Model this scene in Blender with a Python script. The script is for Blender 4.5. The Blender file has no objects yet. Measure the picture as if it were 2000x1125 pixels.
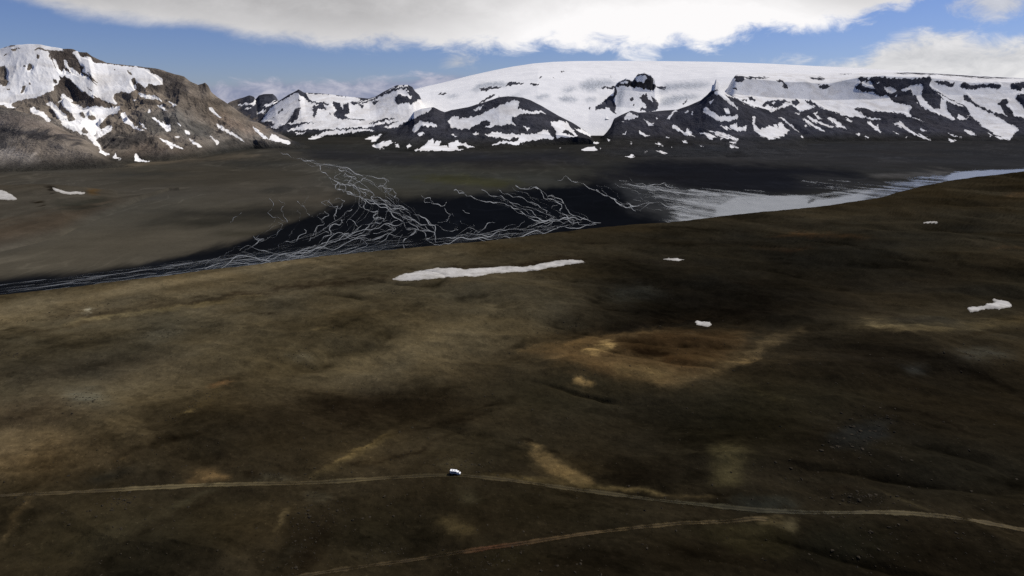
import bpy, bmesh, math, random
import numpy as np
R = math.radians
SC = bpy.context.scene
COL = SC.collection
rng = np.random.default_rng(7)
random.seed(7)

# ------------------------------------------------------------------ camera
H = 260.0                      # camera height above the moor
F = 1110.0                     # focal length in photo pixels (2000 wide)
PITCH = math.atan((562.5 - 200.0) / F)
cam = bpy.data.cameras.new('camera'); camo = bpy.data.objects.new('camera', cam)
COL.objects.link(camo); SC.camera = camo
cam.sensor_width = 36.0; cam.lens = 36.0 * F / 2000.0
cam.clip_start = 1.0; cam.clip_end = 90000.0
camo.location = (0, 0, H); camo.rotation_euler = (math.pi / 2 - PITCH, 0, 0)

# ------------------------------------------------------------------ pixel <-> world helpers
CP, SP = math.cos(PITCH), math.sin(PITCH)
def ray(u, v):
    """photo pixel -> (s, te): X = s*Y, Z = H + te*Y"""
    a = (np.asarray(u, float) - 1000.0) / F; b = (562.5 - np.asarray(v, float)) / F
    y = CP + b * SP; z = -SP + b * CP
    return a / y, z / y
def proj(X, Y, Z):
    d = Y * CP - (Z - H) * SP; w = Y * SP + (Z - H) * CP
    d = np.maximum(d, 1.0)
    return 1000.0 + F * X / d, 562.5 - F * w / d

# ------------------------------------------------------------------ light
SUN_AZ, SUN_EL = 62.0, 48.0    # degrees to the right of straight ahead, degrees up
sun = bpy.data.lights.new('sun', 'SUN'); suno = bpy.data.objects.new('sun', sun); COL.objects.link(suno)
sun.energy = 5.0; sun.angle = R(0.5); sun.color = (1.0, 0.955, 0.89)
suno.rotation_euler = (-R(90 - SUN_EL), 0, -R(SUN_AZ))
SC.view_settings.view_transform = 'Standard'; SC.view_settings.look = 'None'
SC.view_settings.exposure = 0.0; SC.view_settings.gamma = 1.0
SC.cycles.use_denoising = False

# ------------------------------------------------------------------ node helper
class NT:
    def __init__(self, tree): self.t = tree; tree.nodes.clear()
    def n(self, typ, **kw):
        nd = self.t.nodes.new(typ)
        for k, v in kw.items():
            if k.startswith('i_'): nd.inputs[k[2:].replace('_', ' ')].default_value = v
            else: setattr(nd, k, v)
        return nd
    def l(self, a, b): self.t.links.new(a, b)
    def m(self, op, a, b=None, c=None, clamp=False):
        nd = self.t.nodes.new('ShaderNodeMath'); nd.operation = op; nd.use_clamp = clamp
        for i, x in enumerate((a, b, c)):
            if x is None: continue
            if isinstance(x, (int, float)): nd.inputs[i].default_value = x
            else: self.l(x, nd.inputs[i])
        return nd.outputs[0]
    def ss(self, x, lo, hi):
        nd = self.t.nodes.new('ShaderNodeMapRange'); nd.interpolation_type = 'SMOOTHSTEP'
        self.l(x, nd.inputs[0]); nd.inputs[1].default_value = lo; nd.inputs[2].default_value = hi
        return nd.outputs[0]
    def mix(self, f, a, b, blend='MIX'):
        nd = self.t.nodes.new('ShaderNodeMix'); nd.data_type = 'RGBA'; nd.blend_type = blend
        for i, x in ((0, f), (6, a), (7, b)):
            if isinstance(x, (int, float)): nd.inputs[i].default_value = x
            elif isinstance(x, (tuple, list)): nd.inputs[i].default_value = tuple(x) + (1.0,) * (4 - len(x))
            else: self.l(x, nd.inputs[i])
        return nd.outputs[2]
    def noise(self, vec, scale, detail=4.0, rough=0.55, dist=0.0):
        nd = self.t.nodes.new('ShaderNodeTexNoise'); nd.inputs['Scale'].default_value = scale
        nd.inputs['Detail'].default_value = detail; nd.inputs['Roughness'].default_value = rough
        nd.inputs['Distortion'].default_value = dist
        if vec is not None: self.l(vec, nd.inputs['Vector'])
        return nd.outputs['Fac']
    def curve(self, x, pts):
        nd = self.t.nodes.new('ShaderNodeFloatCurve'); c = nd.mapping.curves[0]
        pts = sorted(pts)
        while len(c.points) < len(pts): c.points.new(0.5, 0.5)
        for p, (a, b) in zip(c.points, pts): p.location = (a, b); p.handle_type = 'AUTO'
        nd.mapping.update(); nd.inputs['Factor'].default_value = 1.0
        self.l(x, nd.inputs['Value']); return nd.outputs[0]

def P(txt, k=1.0, ox=0.0, oy=0.0):
    return [(ox + float(a) / k, oy + float(b) / k) for a, b in (q.split(',') for q in txt.split())]
Z1 = lambda t: P(t, 3.308, 0, 50)
Z2 = lambda t: P(t, 3.308, 400, 80)
Z3 = lambda t: P(t, 3.308, 900, 80)
Z4 = lambda t: P(t, 3.308, 1400, 80)
Z5 = lambda t: P(t, 2.222, 400, 280)
Z6 = lambda t: P(t, 2.222, 1100, 280)

# ------------------------------------------------------------------ sky with clouds
W = bpy.data.worlds.new('World'); SC.world = W; W.use_nodes = True
w = NT(W.node_tree)
SKY_K = 0.06
sky = w.n('ShaderNodeTexSky', sky_type='NISHITA', sun_disc=False, sun_elevation=R(SUN_EL), sun_rotation=R(SUN_AZ), altitude=900.0, air_density=1.0, dust_density=0.4, ozone_density=1.6)
gen = w.n('ShaderNodeTexCoord').outputs['Generated']
sep = w.n('ShaderNodeSeparateXYZ'); w.l(gen, sep.inputs[0])
yy = w.m('MAXIMUM', sep.outputs[1], 0.03)
s_ = w.m('DIVIDE', sep.outputs[0], yy); te_ = w.m('DIVIDE', sep.outputs[2], yy)
front = w.ss(sep.outputs[1], 0.05, 0.35)
comb = w.n('ShaderNodeCombineXYZ'); w.l(s_, comb.inputs[0]); w.l(w.m('MULTIPLY', te_, 2.3), comb.inputs[1])
big = w.noise(comb.outputs[0], 5.0, 6.0, 0.6, 0.35)
fine = w.noise(comb.outputs[0], 15.0, 9.0, 0.66, 0.45)
soft = w.noise(comb.outputs[0], 2.4, 3.0, 0.5)
sx = w.m('MULTIPLY_ADD', s_, 0.5, 0.5, clamp=True)
def edge(txt):
    pts = []
    for u, v in P(txt):
        s, te = ray(u, v); pts.append((float(s) * 0.5 + 0.5, min(1, max(0, float(te) * 2.5))))
    return w.m('MULTIPLY', w.curve(sx, pts), 0.4)
e1 = edge('-200,-60 40,4 100,22 200,39 300,50 400,62 500,76 600,88 700,93 850,96 950,99 1010,104 1060,95 1130,97 1200,106 1265,112 1300,98 1400,100 1450,80 1490,62 1560,66 1620,56 1680,44 1740,24 1800,-6 1830,-60')
f1 = w.m('ADD', w.m('SUBTRACT', te_, e1), w.m('ADD', w.m('MULTIPLY', w.m('SUBTRACT', fine, 0.5), w.m('MULTIPLY_ADD', w.ss(s_, -0.6, 0.1), 0.06, 0.02)), w.m('MULTIPLY', w.m('SUBTRACT', big, 0.5), 0.035)))
d1 = w.m('MULTIPLY', w.ss(f1, -0.008, 0.022), w.m('SUBTRACT', 1.0, w.ss(w.m('ADD', te_, w.m('MULTIPLY', soft, 0.5)), 0.55, 0.95)))
e2 = edge('1450,150 1530,122 1600,121 1680,112 1725,84 1765,68 1820,62 1900,66 1960,74 2030,58 2200,50')
f2 = w.m('ADD', w.m('SUBTRACT', e2, te_), w.m('ADD', w.m('MULTIPLY', w.m('SUBTRACT', fine, 0.5), 0.075), w.m('MULTIPLY', w.m('SUBTRACT', big, 0.5), 0.06)))
d2 = w.m('MULTIPLY', w.ss(f2, -0.010, 0.026), 0.95)
def blob(u, v, ru, rv):
    s, te = ray(u, v)
    a = w.m('MULTIPLY', w.m('SUBTRACT', s_, float(s)), F / ru); b = w.m('MULTIPLY', w.m('SUBTRACT', te_, float(te)), F / rv)
    r2 = w.m('ADD', w.m('MULTIPLY', a, a), w.m('MULTIPLY', b, b))
    g = w.m('SUBTRACT', 1.0, w.m('SQRT', r2))
    return w.m('ADD', g, w.m('MULTIPLY', w.m('SUBTRACT', fine, 0.5), 2.6))
d3 = w.m('MULTIPLY', w.ss(blob(895, 122, 62, 24), 0.2, 1.3), 0.7)
d4 = w.m('MULTIPLY', w.ss(blob(1950, 2, 100, 34), -0.1, 0.9), 0.8)
hb = edge('-200,190 300,175 420,166 520,160 640,162 740,157 860,148 960,150 1020,160 1400,170 2200,170')
d5 = w.m('MULTIPLY', w.ss(w.m('ADD', w.m('SUBTRACT', hb, te_), w.m('MULTIPLY', w.m('SUBTRACT', fine, 0.5), 0.045)), -0.008, 0.008), 0.85)
gen_cloud = w.m('MULTIPLY', w.ss(soft, 0.5, 0.62), w.ss(te_, 0.5, 0.8))
# cloud brightness: grey left, white lit part right of the middle
s0, t0 = ray(1290, 58); s0 = float(s0); t0 = float(t0)
bx = w.m('MULTIPLY', w.m('SUBTRACT', s_, s0), 3.4); by = w.m('MULTIPLY', w.m('SUBTRACT', te_, t0), 14.0)
gl = w.m('EXPONENT', w.m('MULTIPLY', w.m('ADD', w.m('MULTIPLY', bx, bx), w.m('MULTIPLY', by, by)), -1.0))
sidev = w.m('MULTIPLY', w.ss(s_, -0.6, 0.35), 0.10)
rim = w.m('MULTIPLY', w.m('SUBTRACT', 1.0, w.ss(f1, 0.0, 0.05)), 0.16)
br = w.m('ADD', w.m('MULTIPLY', w.m('SUBTRACT', fine, 0.5), 0.22), w.m('ADD', w.m('ADD', w.m('MULTIPLY', gl, 0.62), w.m('ADD', sidev, rim)), w.m('MULTIPLY_ADD', big, 0.42, 0.25)))
cl1 = w.mix(w.m('MINIMUM', br, 1.0), (0.05, 0.05, 0.06), (1.0, 0.985, 0.985))
cl1 = w.mix(0.0, cl1, (1, 1, 1))
br2 = w.m('MULTIPLY_ADD', fine, 0.9, 0.18)
cl2 = w.mix(br2, (0.25, 0.27, 0.30), (0.95, 0.93, 0.92))
def over(base, col, k, d):
    v = w.n('ShaderNodeVectorMath', operation='SCALE'); w.l(col, v.inputs[0]); v.inputs['Scale'].default_value = k / SKY_K
    return w.mix(d, base, v.outputs[0])
rgbn = w.mix(w.ss(fine, 0.35, 0.7), (0.24, 0.27, 0.40), (0.56, 0.55, 0.64))
c = w.mix(1.0, sky.outputs[0], (0.77, 0.87, 1.32), 'MULTIPLY')
c = over(c, rgbn, 1.0, w.m('MULTIPLY', d5, front))
c = over(c, cl2, 0.85, w.m('MULTIPLY', d3, front))
c = over(c, cl2, 1.02, w.m('MULTIPLY', d2, front))
c = over(c, cl2, 0.9, w.m('MULTIPLY', d4, front))
c = over(c, cl1, 0.98, w.m('MULTIPLY', d1, front))
bg = w.n('ShaderNodeBackground'); bg.inputs['Strength'].default_value = SKY_K
w.l(c, bg.inputs['Color'])
wo = w.n('ShaderNodeOutputWorld'); w.l(bg.outputs[0], wo.inputs['Surface'])

# ------------------------------------------------------------------ numpy noise
_perm = np.random.default_rng(11).random((256, 256)).astype(np.float32)
def vnoise(x, y):
    x = np.asarray(x, np.float64); y = np.asarray(y, np.float64)
    xi = np.floor(x).astype(np.int64); yi = np.floor(y).astype(np.int64)
    fx = x - xi; fy = y - yi
    fx = fx * fx * fx * (fx * (fx * 6 - 15) + 10); fy = fy * fy * fy * (fy * (fy * 6 - 15) + 10)
    x0 = xi & 255; x1 = (xi + 1) & 255; y0 = yi & 255; y1 = (yi + 1) & 255
    a = _perm[y0, x0]; b = _perm[y0, x1]; c_ = _perm[y1, x0]; d = _perm[y1, x1]
    return (a + (b - a) * fx) * (1 - fy) + (c_ + (d - c_) * fx) * fy - 0.5
def fbm(x, y, oct=5, gain=0.5, lac=2.03):
    t = 0.0; a = 1.0; n = 0.0
    for i in range(oct):
        t = t + a * vnoise(x + 17.3 * i, y - 9.7 * i); n += a; a *= gain
        x, y = (0.8 * x + 0.6 * y) * lac, (-0.6 * x + 0.8 * y) * lac
    return t / n * 1.6            # about -0.6 .. 0.6
def ridged(x, y, oct=5, gain=0.5):
    t = 0.0; a = 1.0; n = 0.0
    for i in range(oct):
        t = t + a * (1 - 2.6 * np.abs(vnoise(x + 31.1 * i, y + 5.3 * i))); n += a; a *= gain
        x, y = (0.8 * x + 0.6 * y) * 2.05, (-0.6 * x + 0.8 * y) * 2.05
    return t / n                  # about -0.3 .. 1
def sstep(x, a, b):
    t = np.clip((x - a) / (b - a), 0, 1); return t * t * (3 - 2 * t)

# ------------------------------------------------------------------ canvases of surface cover, in traced coordinates
CX0, CY0, CW, CH = -200, -20, 2400, 1220
def raster(poly, ss=2):
    """even-odd fill of one polygon; returns window and mask"""
    p = np.array(poly, float); x0 = int(max(CX0, np.floor(p[:, 0].min()) - 1)); x1 = int(min(CX0 + CW, np.ceil(p[:, 0].max()) + 2))
    y0 = int(max(CY0, np.floor(p[:, 1].min()) - 1)); y1 = int(min(CY0 + CH, np.ceil(p[:, 1].max()) + 2))
    if x1 <= x0 or y1 <= y0: return 0, 0, np.zeros((0, 0))
    gx = x0 + (np.arange((x1 - x0) * ss) + 0.5) / ss; gy = y0 + (np.arange((y1 - y0) * ss) + 0.5) / ss
    ins = np.zeros((len(gy), len(gx)), bool)
    for (ax, ay), (bx, by) in zip(p, np.roll(p, -1, 0)):
        if ay == by: continue
        lo, hi = min(ay, by), max(ay, by)
        rows = np.nonzero((gy >= lo) & (gy < hi))[0]
        xs = ax + (gy[rows] - ay) * (bx - ax) / (by - ay)
        ins[rows] ^= gx[None, :] > xs[:, None]
    m = ins.reshape(y1 - y0, ss, x1 - x0, ss).mean((1, 3))
    return x0, y0, m
def blur1(a, r, ax):
    if r < 1: return a
    k = 2 * r + 1
    pad = [(0, 0), (0, 0)]; pad[ax] = (r + 1, r)
    c = np.cumsum(np.pad(a, pad, mode='edge'), axis=ax)
    n = a.shape[ax]
    hi = np.take(c, np.arange(k, k + n), axis=ax); lo = np.take(c, np.arange(0, n), axis=ax)
    return (hi - lo) / k
def blur(a, rx, ry):
    for _ in range(3): a = blur1(blur1(a, int(round(rx)), 1), int(round(ry)), 0)
    return a
def put(canvas, poly, val, fx=0, fy=None, op=1.0):
    """lay one patch of cover over a canvas (val float or rgb)"""
    fy = fx * 0.5 if fy is None else fy
    x0, y0, m = raster(poly, 2 if fx < 3 else 1)
    if m.size == 0: return
    px, py = int(fx * 3 + 2), int(fy * 3 + 2)
    m = np.pad(m, ((py, py), (px, px))); m = blur(m, fx, fy) * op
    x0 -= px; y0 -= py
    a0 = max(0, x0 - CX0); b0 = max(0, y0 - CY0); a1 = min(CW, x0 - CX0 + m.shape[1]); b1 = min(CH, y0 - CY0 + m.shape[0])
    if a1 <= a0 or b1 <= b0: return
    m = m[b0 - (y0 - CY0):b1 - (y0 - CY0), a0 - (x0 - CX0):a1 - (x0 - CX0)]
    if canvas.ndim == 3: m = m[..., None]
    canvas[b0:b1, a0:a1] += (np.asarray(val) - canvas[b0:b1, a0:a1]) * m
def dab(canvas, cx, cy, rx, ry, val, op=1.0, rot=0.0, feather=0.45):
    t = np.linspace(0, 2 * np.pi, 40, endpoint=False); c_, s__ = math.cos(R(rot)), math.sin(R(rot))
    x = rx * np.cos(t); y = ry * np.sin(t)
    put(canvas, list(zip(cx + x * c_ - y * s__, cy + x * s__ + y * c_)), val, rx * feather, ry * feather, op)
def stroke(canvas, pts, wd, val, fx=2, fy=None, op=1.0):
    p = np.array(pts, float); d = np.gradient(p, axis=0); n = np.stack([-d[:, 1], d[:, 0]], 1); n /= np.linalg.norm(n, axis=1)[:, None] + 1e-9
    tp = np.full(len(p), wd * 0.5); tp[0] *= 0.3; tp[-1] *= 0.3
    put(canvas, list(map(tuple, p + n * tp[:, None])) + list(map(tuple, (p - n * tp[:, None])[::-1])), val, fx, fy, op)
def sample(canvas, u, v):
    x = np.clip(u - CX0 - 0.5, 0, CW - 1.001); y = np.clip(v - CY0 - 0.5, 0, CH - 1.001)
    xi = x.astype(int); yi = y.astype(int); fx = x - xi; fy = y - yi
    if canvas.ndim == 3: fx = fx[..., None]; fy = fy[..., None]
    return (canvas[yi, xi] * (1 - fx) + canvas[yi, xi + 1] * fx) * (1 - fy) + (canvas[yi + 1, xi] * (1 - fx) + canvas[yi + 1, xi + 1] * fx) * fy
def lin(rgb, k=1.0):
    c_ = np.asarray(rgb, float) / 255.0
    return np.where(c_ <= 0.04045, c_ / 12.92, ((c_ + 0.055) / 1.055) ** 2.4) * k

# ------------------------------------------------------------------ mesh helpers
def tag(o, label=None, cat=None, group=None, kind=None):
    if label: o['label'] = label
    if cat: o['category'] = cat
    if group: o['group'] = group
    if kind: o['kind'] = kind
    return o
def grid_mesh(name, X, Y, Z, mat, attrs=None, keep=None, kind='structure', smooth=True):
    nr, nc = X.shape
    idx = np.arange(nr * nc).reshape(nr, nc)
    q = np.stack([idx[:-1, :-1], idx[:-1, 1:], idx[1:, 1:], idx[1:, :-1]], -1).reshape(-1, 4)
    co = np.stack([X, Y, Z], -1).reshape(-1, 3)
    at = {k: a.reshape(nr * nc, -1) for k, a in (attrs or {}).items()}
    if keep is not None:
        kf = (keep[:-1, :-1] | keep[:-1, 1:] | keep[1:, 1:] | keep[1:, :-1]).reshape(-1)
        q = q[kf]; used = np.unique(q); rm = np.full(nr * nc, -1); rm[used] = np.arange(len(used))
        q = rm[q]; co = co[used]; at = {k: a[used] for k, a in at.items()}
    return raw_mesh(name, co, q, mat, at, kind, smooth)
def raw_mesh(name, co, q, mat, at=None, kind=None, smooth=True, parent=None):
    me = bpy.data.meshes.new(name); co = np.asarray(co, np.float32); q = np.asarray(q, np.int32)
    k = q.shape[1]
    me.vertices.add(len(co)); me.vertices.foreach_set('co', co.ravel())
    me.loops.add(q.size); me.loops.foreach_set('vertex_index', q.ravel())
    me.polygons.add(len(q)); me.polygons.foreach_set('loop_start', np.arange(0, q.size, k, dtype=np.int32))
    me.polygons.foreach_set('use_smooth', np.full(len(q), smooth))
    for nme, a in (at or {}).items():
        if a.shape[1] == 3:
            d = me.attributes.new(nme, 'FLOAT_COLOR', 'POINT')
            d.data.foreach_set('color', np.concatenate([a, np.ones((len(a), 1))], 1).astype(np.float32).ravel())
        else:
            d = me.attributes.new(nme, 'FLOAT', 'POINT'); d.data.foreach_set('value', a.astype(np.float32).ravel())
    me.update(calc_edges=True); me.validate()
    if mat: me.materials.append(mat)
    o = bpy.data.objects.new(name, me); COL.objects.link(o)
    if kind: o['kind'] = kind
    if parent: o.parent = parent
    return o

# ------------------------------------------------------------------ materials
def principled(name, rgb, rough=0.6, metal=0.0, spec=0.5, var=0.12, vs=3.0, bump=0.0):
    m = bpy.data.materials.new(name); m.use_nodes = True; g = NT(m.node_tree)
    tc = g.n('ShaderNodeTexCoord').outputs['Object']
    n1 = g.noise(tc, vs, 5.0)
    col = g.mix(n1, [c_ * (1 - var) for c_ in rgb], [min(1, c_ * (1 + var)) for c_ in rgb])
    b = g.n('ShaderNodeBsdfPrincipled'); g.l(col, b.inputs['Base Color'])
    b.inputs['Roughness'].default_value = rough; b.inputs['Metallic'].default_value = metal; b.inputs['Specular IOR Level'].default_value = spec
    if bump:
        bp = g.n('ShaderNodeBump'); bp.inputs['Strength'].default_value = bump; g.l(n1, bp.inputs['Height']); g.l(bp.outputs[0], b.inputs['Normal'])
    o = g.n('ShaderNodeOutputMaterial'); g.l(b.outputs[0], o.inputs['Surface'])
    return m
def terrain_mat(name, s1, s2, var, bump_d, snow=True, speck=0.0, dirty=(0.64, 0.61, 0.56)):
    """soil / rock colour from the surface attribute, broken up by noise, snow where the snow attribute says"""
    m = bpy.data.materials.new(name); m.use_nodes = True; g = NT(m.node_tree)
    pos = g.n('ShaderNodeNewGeometry').outputs['Position']
    col = g.n('ShaderNodeAttribute', attribute_name='cover').outputs['Color']
    n1 = g.noise(pos, 1.0 / s1, 6.0, 0.62, 0.4); n2 = g.noise(pos, 1.0 / s2, 5.0, 0.65)
    f = g.m('MULTIPLY_ADD', g.m('ADD', g.m('SUBTRACT', n1, 0.5), g.m('MULTIPLY', g.m('SUBTRACT', n2, 0.5), 1.0)), var * 2.0, 1.0)
    if speck:
        n3 = g.noise(pos, 1.0 / (s2 * 0.5), 2.0, 0.5)
        f = g.m('ADD', f, g.m('MULTIPLY', g.ss(n3, 0.66, 0.74), speck))
        f = g.m('SUBTRACT', f, g.m('MULTIPLY', g.m('SUBTRACT', 1.0, g.ss(n3, 0.26, 0.34)), speck * 0.55))
    f = g.m('MAXIMUM', f, 0.15)
    v = g.n('ShaderNodeVectorMath', operation='SCALE'); g.l(col, v.inputs[0]); g.l(f, v.inputs['Scale'])
    base = v.outputs[0]
    b = g.n('ShaderNodeBsdfDiffuse'); b.inputs['Roughness'].default_value = 0.3
    if snow:
        sa = g.n('ShaderNodeAttribute', attribute_name='snow').outputs['Fac']
        ia = g.n('ShaderNodeAttribute', attribute_name='ice').outputs['Fac']
        k = g.m('ADD', sa, g.m('MULTIPLY', g.m('ADD', g.m('SUBTRACT', n2, 0.5), g.m('MULTIPLY', g.m('SUBTRACT', n1, 0.5), 0.3)), 0.5))
        k = g.ss(k, 0.30, 0.66)
        dirt = g.noise(pos, 1.0 / (s1 * 2.0), 5.0, 0.6, 0.8)
        sc_ = g.mix(g.ss(dirt, 0.35, 0.75), (0.82, 0.805, 0.77), dirty)
        icec = g.mix(g.ss(n2, 0.40, 0.60), (0.13, 0.15, 0.17), (0.50, 0.53, 0.56))
        sc_ = g.mix(ia, sc_, icec)
        base = g.mix(k, base, sc_)
    g.l(base, b.inputs['Color'])
    bp = g.n('ShaderNodeBump'); bp.inputs['Strength'].default_value = 1.0; bp.inputs['Distance'].default_value = bump_d
    if snow: g.l(g.m('MULTIPLY_ADD', k, -0.85, 1.0), bp.inputs['Strength'])
    hh = g.m('ADD', n1, g.m('MULTIPLY', n2, 0.5)); g.l(hh, bp.inputs['Height']); g.l(bp.outputs[0], b.inputs['Normal'])
    o = g.n('ShaderNodeOutputMaterial'); g.l(b.outputs[0], o.inputs['Surface'])
    return m

# ================================================================== TRACED COVER
PLAIN = -100.0
K = 0.66                        # photo tone -> ground colour
snow = np.zeros((CH, CW)); ice = np.zeros((CH, CW))
def S(t, zf, val=1.0, f=0.0):
    for part in t.split(';'):
        if part.strip(): put(snow, zf(part), val, f, f)
# --- left mountain
S('0,150 70,128 180,115 260,118 400,142 412,160 330,158 250,150 200,158 310,165 320,180 310,200 340,230 350,260 370,290 400,320 420,330 382,322 385,350 370,380 345,400 350,420 300,440 250,455 200,470 120,485 80,500 75,515 110,535 50,528 20,515 -300,490 -300,150', Z1)
S('0,265 30,262 45,290 40,330 55,370 40,390 10,385 -40,340; 175,290 185,240 205,245 210,275 185,292; 235,195 255,195 258,220 240,222; 65,150 100,140 135,150 95,163; 130,440 150,390 170,385 165,410 145,435 120,445; 150,260 165,255 170,265 155,270; 185,370 198,365 200,378 188,382; 340,350 365,345 370,370 345,378; 20,190 48,180 45,190 25,196; 40,405 65,408 62,418 45,416', Z1, 0)
S('470,168 500,165 520,195 560,205 590,210 600,235 640,240 680,245 740,255 800,258 900,270 950,280 970,300 1010,320 1050,350 1050,385 1000,390 960,370 940,400 890,375 875,420 840,435 780,425 740,440 730,460 760,500 740,505 690,495 600,450 590,420 500,350 520,300 560,330 640,400 580,330 530,290 545,270 500,220', Z1)
S('820,285 860,310 850,320 825,305; 840,340 870,340 890,400 860,380; 880,380 910,380 925,425 895,430; 560,300 580,310 640,380 600,350; 730,285 745,280 740,292', Z1, 0)
S('410,280 480,320 600,440 590,460 520,410 440,340 400,300; 340,210 360,215 380,280 420,320 400,330 360,270; 415,215 435,225 440,260 500,300 580,370 570,390 480,320 420,260; 480,365 560,430 620,470 590,465 500,400', Z1)
S('400,440 430,450 470,480 460,500 540,530 620,520 700,535 750,520 780,525 760,560 700,580 680,600 640,650 650,680 700,640 730,660 700,690 650,720 620,740 640,770 660,790 650,800 610,770 570,725 500,690 430,660 400,620 370,590 330,530 300,510 300,500 340,500 390,550 430,580 440,620 490,610 460,560 410,530 400,500 370,500 400,480 390,460', Z1)
S('515,555 540,555 555,590 545,602 520,580; 570,575 610,590 625,610 600,612 570,600; 530,670 545,655 570,690 565,710 540,700 525,690', Z1, 0)
S('200,535 215,525 240,550 280,560 330,610 320,620 270,595 250,580 210,575 195,550; 645,800 690,820 710,840 690,840 640,815; 730,850 745,825 760,850 790,865 740,860; 870,835 885,832 910,865 940,875 1000,880 910,882 870,875; 780,565 810,560 830,600 880,650 930,680 935,690 890,675 840,640 800,620 780,585; 975,585 1000,590 1040,625 1100,640 1105,675 1080,685 1050,650 1000,610', Z1)
S('885,440 940,445 1000,455 1050,485 990,480 910,465; 1085,490 1110,495 1150,520 1120,518; 1005,510 1040,520 1095,552 1050,540; 1345,530 1365,535 1400,570 1435,600 1410,590 1370,560; 1395,630 1430,650 1500,690 1560,730 1590,758 1550,735 1480,700 1410,660; 1630,650 1680,685 1740,735 1700,725 1650,680; 1755,700 1800,720 1880,750 1860,762 1790,750 1740,735; 1190,670 1220,680 1230,700 1205,700; 1020,720 1080,745 1150,775 1195,805 1140,788 1060,752; 1220,725 1260,750 1310,780 1280,780 1235,752; 1350,710 1400,740 1415,760 1400,778 1393,755 1370,735; 895,620 920,635 950,670 930,662; 1140,620 1170,640 1165,650; 850,485 880,487 870,495; 390,560 430,590 450,640 420,630; 395,625 420,640 410,650; 960,540 975,545 970,570 955,565; 1080,760 1125,790 1105,795; 1125,715 1165,715 1150,725', Z1)
# --- small far hills and the pyramid ridge
S('215,415 260,405 310,400 325,375 330,395 320,420 270,410 215,425; 370,420 440,395 480,385 470,395 400,425; 330,465 370,450 400,445 380,465 340,472; 250,440 300,430 290,445', Z2)
S('365,520 420,440 500,385 570,340 600,340 640,370 690,390 650,340 720,340 820,346 900,356 1000,368 1000,385 940,400 920,405 960,400 1060,378 1110,366 1200,310 1260,290 1310,286 1330,310 1300,340 1340,350 1330,390 1380,370 1500,380 1460,450 1300,520 1250,550 1200,560 1150,565 1200,540 1150,530 1050,560 1000,560 900,565 800,570 720,570 600,575 520,580 580,560 640,540 740,520 600,530 480,550 470,560 420,548 460,530 420,520 370,525', Z2)
S('605,430 625,420 610,450 605,490 580,520 530,540 510,545 540,510 570,470 585,440; 700,420 760,405 790,440 760,440 730,440 710,490 695,495 700,460; 830,390 870,400 890,440 895,400 930,400 935,470 900,480 930,500 1040,505 1030,515 920,505 860,500 830,470 850,450 825,410; 1230,360 1260,345 1290,360 1340,370 1380,350 1375,380 1340,410 1310,400 1250,410 1230,390; 470,460 500,435 510,445 480,465; 600,375 625,385 605,392; 640,370 700,395 800,400 800,410 690,407; 940,400 1010,395 1100,372 1105,382 1010,407 950,412; 980,415 1030,412 1020,435 1000,425; 1110,365 1180,325 1240,300 1320,296 1350,335 1320,320 1290,330 1310,312 1240,315 1190,340; 1080,400 1110,380 1130,385 1090,412; 440,490 450,495 440,505; 800,460 815,480 805,485; 1040,540 1150,500 1250,495 1150,520; 1100,555 1200,525 1260,510 1200,540', Z2, 0)
S('580,590 660,585 640,597 590,598; 660,632 720,610 800,580 900,575 1100,572 1080,580 980,590 850,600 790,610 760,620 710,635; 410,548 480,560 470,566', Z2)
# --- dark middle hill
S('1340,570 1360,540 1400,515 1440,525 1490,535 1500,555 1440,550 1400,545 1380,570 1350,585; 1370,600 1400,585 1425,600 1390,612; 1350,705 1400,690 1450,640 1475,628 1480,670 1500,640 1530,650 1510,680 1560,670 1580,690 1575,660 1620,645 1680,655 1720,685 1745,690 1690,700 1690,680 1660,668 1630,680 1640,695 1700,697 1600,710 1400,710; 1030,635 1080,610 1150,605 1130,620 1100,650 1070,655 1080,635; 1080,675 1130,660 1200,645 1220,655 1180,680 1130,690 1170,705 1100,690; 1230,655 1250,670 1260,690 1235,690; 1300,690 1320,670 1340,675 1310,692; 1590,595 1610,600 1640,625 1600,605; 1850,670 1890,660 1880,672; 1900,660 1985,650 1985,662 1910,668; 1730,600 1760,590 1740,612', Z2)
S('-84,520 -54,485 -14,490 -14,505 46,500 150,465 230,430 300,395 340,382 370,385 380,400 365,440 440,450 520,455 555,468 470,468 420,465 330,490 325,510 360,545 300,530 280,545 230,540 200,560 150,550 190,540 185,515 150,510 110,540 40,570 30,560 0,565 -60,560 -70,535; 150,605 220,590 300,600 380,605 450,600 520,585 560,570 575,600 600,640 560,632 500,635 430,645 390,665 350,668 270,665 330,650 370,640 380,620 340,620 320,640 240,625 200,622; 580,520 610,515 680,520 720,560 740,595 760,610 740,610 720,590 670,575 650,590 690,605 740,610 680,625 610,620 620,580 590,550; 730,560 780,570 850,605 830,615 790,600; 200,670 240,655 300,650 270,665; 80,600 120,595 90,612; 80,440 160,412 170,404 100,450; 400,545 450,560 430,572', Z3)
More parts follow.
